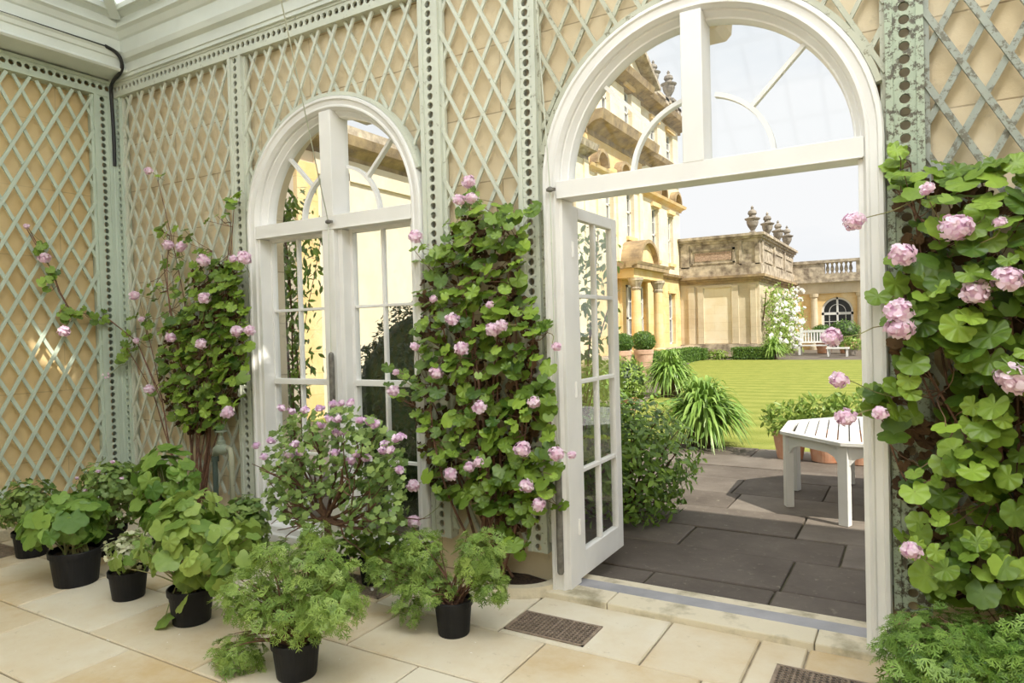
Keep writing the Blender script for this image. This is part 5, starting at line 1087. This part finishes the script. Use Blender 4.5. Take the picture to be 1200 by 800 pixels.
for i in (-.4, .34):
    for j in (-.26, .2): MB().box(g[0] + i, g[0] + i + .06, g[1] + j, g[1] + j + .06, GZ, .28).build('leg', 'whitewood', e)
for px, py, pb, r, lab, mt, sd in ((963, 391, 414, 0.55, 'round clipped shrub in a big terracotta pot before the orangery', 'lf_box', 95), (990, 389, 413, 0.75, 'larger round shrub in a terracotta pot before the orangery window', 'lf_box', 96)):
    c = onY(px, py, 33.5); potted_out('potted_shrub', lab, tuple(c), (r, r, r * .8), 1400, .12, mt, (c[0] + .1, c[1], GZ), .42, max(.35, c[2] - r * .6 - GZ), sd, core=True, grp='terracotta pots before the orangery')
c = onY(997, 404, 31.5); potted_out('potted_shrub', 'small leafy plant in a grey pot at the right end of the far terrace', tuple(c), (.5, .4, .35), 500, .14, 'lf_lite', (c[0], c[1], GZ), .3, max(.3, c[2] - .25 - GZ), 97, grp='terracotta pots before the orangery', pm='urn')
# potted low shrubs behind the table
for k, (px, py, pr, lab) in enumerate(((925, 488, .19, 'leafy shrub in a terracotta pot behind the left end of the white table'), (968, 480, .22, 'sprawling light green shrub in a pot behind the middle of the white table'), (1006, 478, .22, 'light green shrub in a pot behind the table, nearest the door frame'))):
    c = onY(px, py, 4.85); potted_out('potted_shrub', lab, (c[0], c[1], c[2] - .03), (.30 if k == 0 else .38, .28, .20), 420, .085, 'lf_lite', (c[0], c[1], GZ), pr, max(.18, c[2] - .17 - GZ), 101 + k, grp='potted shrubs along the lawn edge', shell=.6)
# leafy climber outside the smaller window
def outer_climber():
    rg = np.random.RandomState(111); e = empty('window_creeper', (-4.75, .75, GZ), 'dark leafy creeper hanging outside the left panes of the smaller window', 'climbing plant'); P = []
    for _ in range(2100): P.append(onY(rg.normal(330, 11), rg.uniform(215, 620), .75) + [0, rg.normal(0, .12), 0])
    for _ in range(90): P.append(onY(rg.uniform(340, 378), rg.uniform(268, 340), .75) + [0, rg.normal(0, .06), 0])
    for _ in range(60): P.append(onY(rg.normal(352, 5), rg.uniform(330, 470), .75) + [0, rg.normal(0, .06), 0])
    P = np.array(P); leaves(T_OVAL, P, unit(rg.normal(0, .5, P.shape) + [.1, -.7, .5]), .085 * rg.uniform(.6, 1.2, len(P)), rg, tip=(0, 0, -1), tj=.6).build('leaves', 'lf_gloss', e)
    st = MB(); a = onY(331, 620, .75); b = onY(330, 215, .75); d = onY(376, 280, .75)
    for k in range(5): st.tube(wander((-4.75, .75, GZ), b + rg.normal(0, .05, 3), rg, .06, 10), .008, 5)
    st.tube(wander(b, d, rg, .03, 8), .004, 5); st.tube(wander(d, onY(352, 460, .75), rg, .04, 8), .003, 5); st.build('stems', 'bark', e)
outer_climber()

def tall_shrub():
    rg = np.random.RandomState(121); e = empty('flowering_shrub', (-2.33, 1.25, GZ), 'tall airy light green shrub seen through the panes of the open door leaf', 'shrub'); P = []
    while len(P) < 1500:
        P.append(np.array([rg.uniform(-2.75, -1.95), rg.uniform(.95, 1.5), rg.uniform(.5, 2.25)]))
    P = np.array(P); leaves(T_OVAL, P, unit(rg.normal(0, .6, P.shape) + [.3, -.5, .5]), .08 * rg.uniform(.6, 1.2, len(P)), rg, tj=.8).build('leaves', 'lf_lite', e)
    st = MB()
    for k in range(14): st.tube(wander((-2.33, 1.25, GZ), P[rg.randint(len(P))], rg, .05, 8), np.linspace(.012, .004, 8), 5)
    st.build('branches', 'bark', e)
tall_shrub()

# pale petals dropped on the paving
rg = np.random.RandomState(7); m = MB(); k = 70
PP_ = np.column_stack([rg.uniform(-5.2, -1.2, k), rg.uniform(-2.0, -0.35, k), np.full(k, 0.004)]); leaves(T_OVAL, PP_, unit(rg.normal(0, .15, (k, 3)) + [0, 0, 1]), 0.013 * rg.uniform(.6, 1.3, k), rg, tip=(0, 0, 0), tj=1, mb=m)
tag(m.build('fallen_petals', 'petalw'), 'tiny pale petals scattered over the sandstone paving', 'petals', kind='stuff')
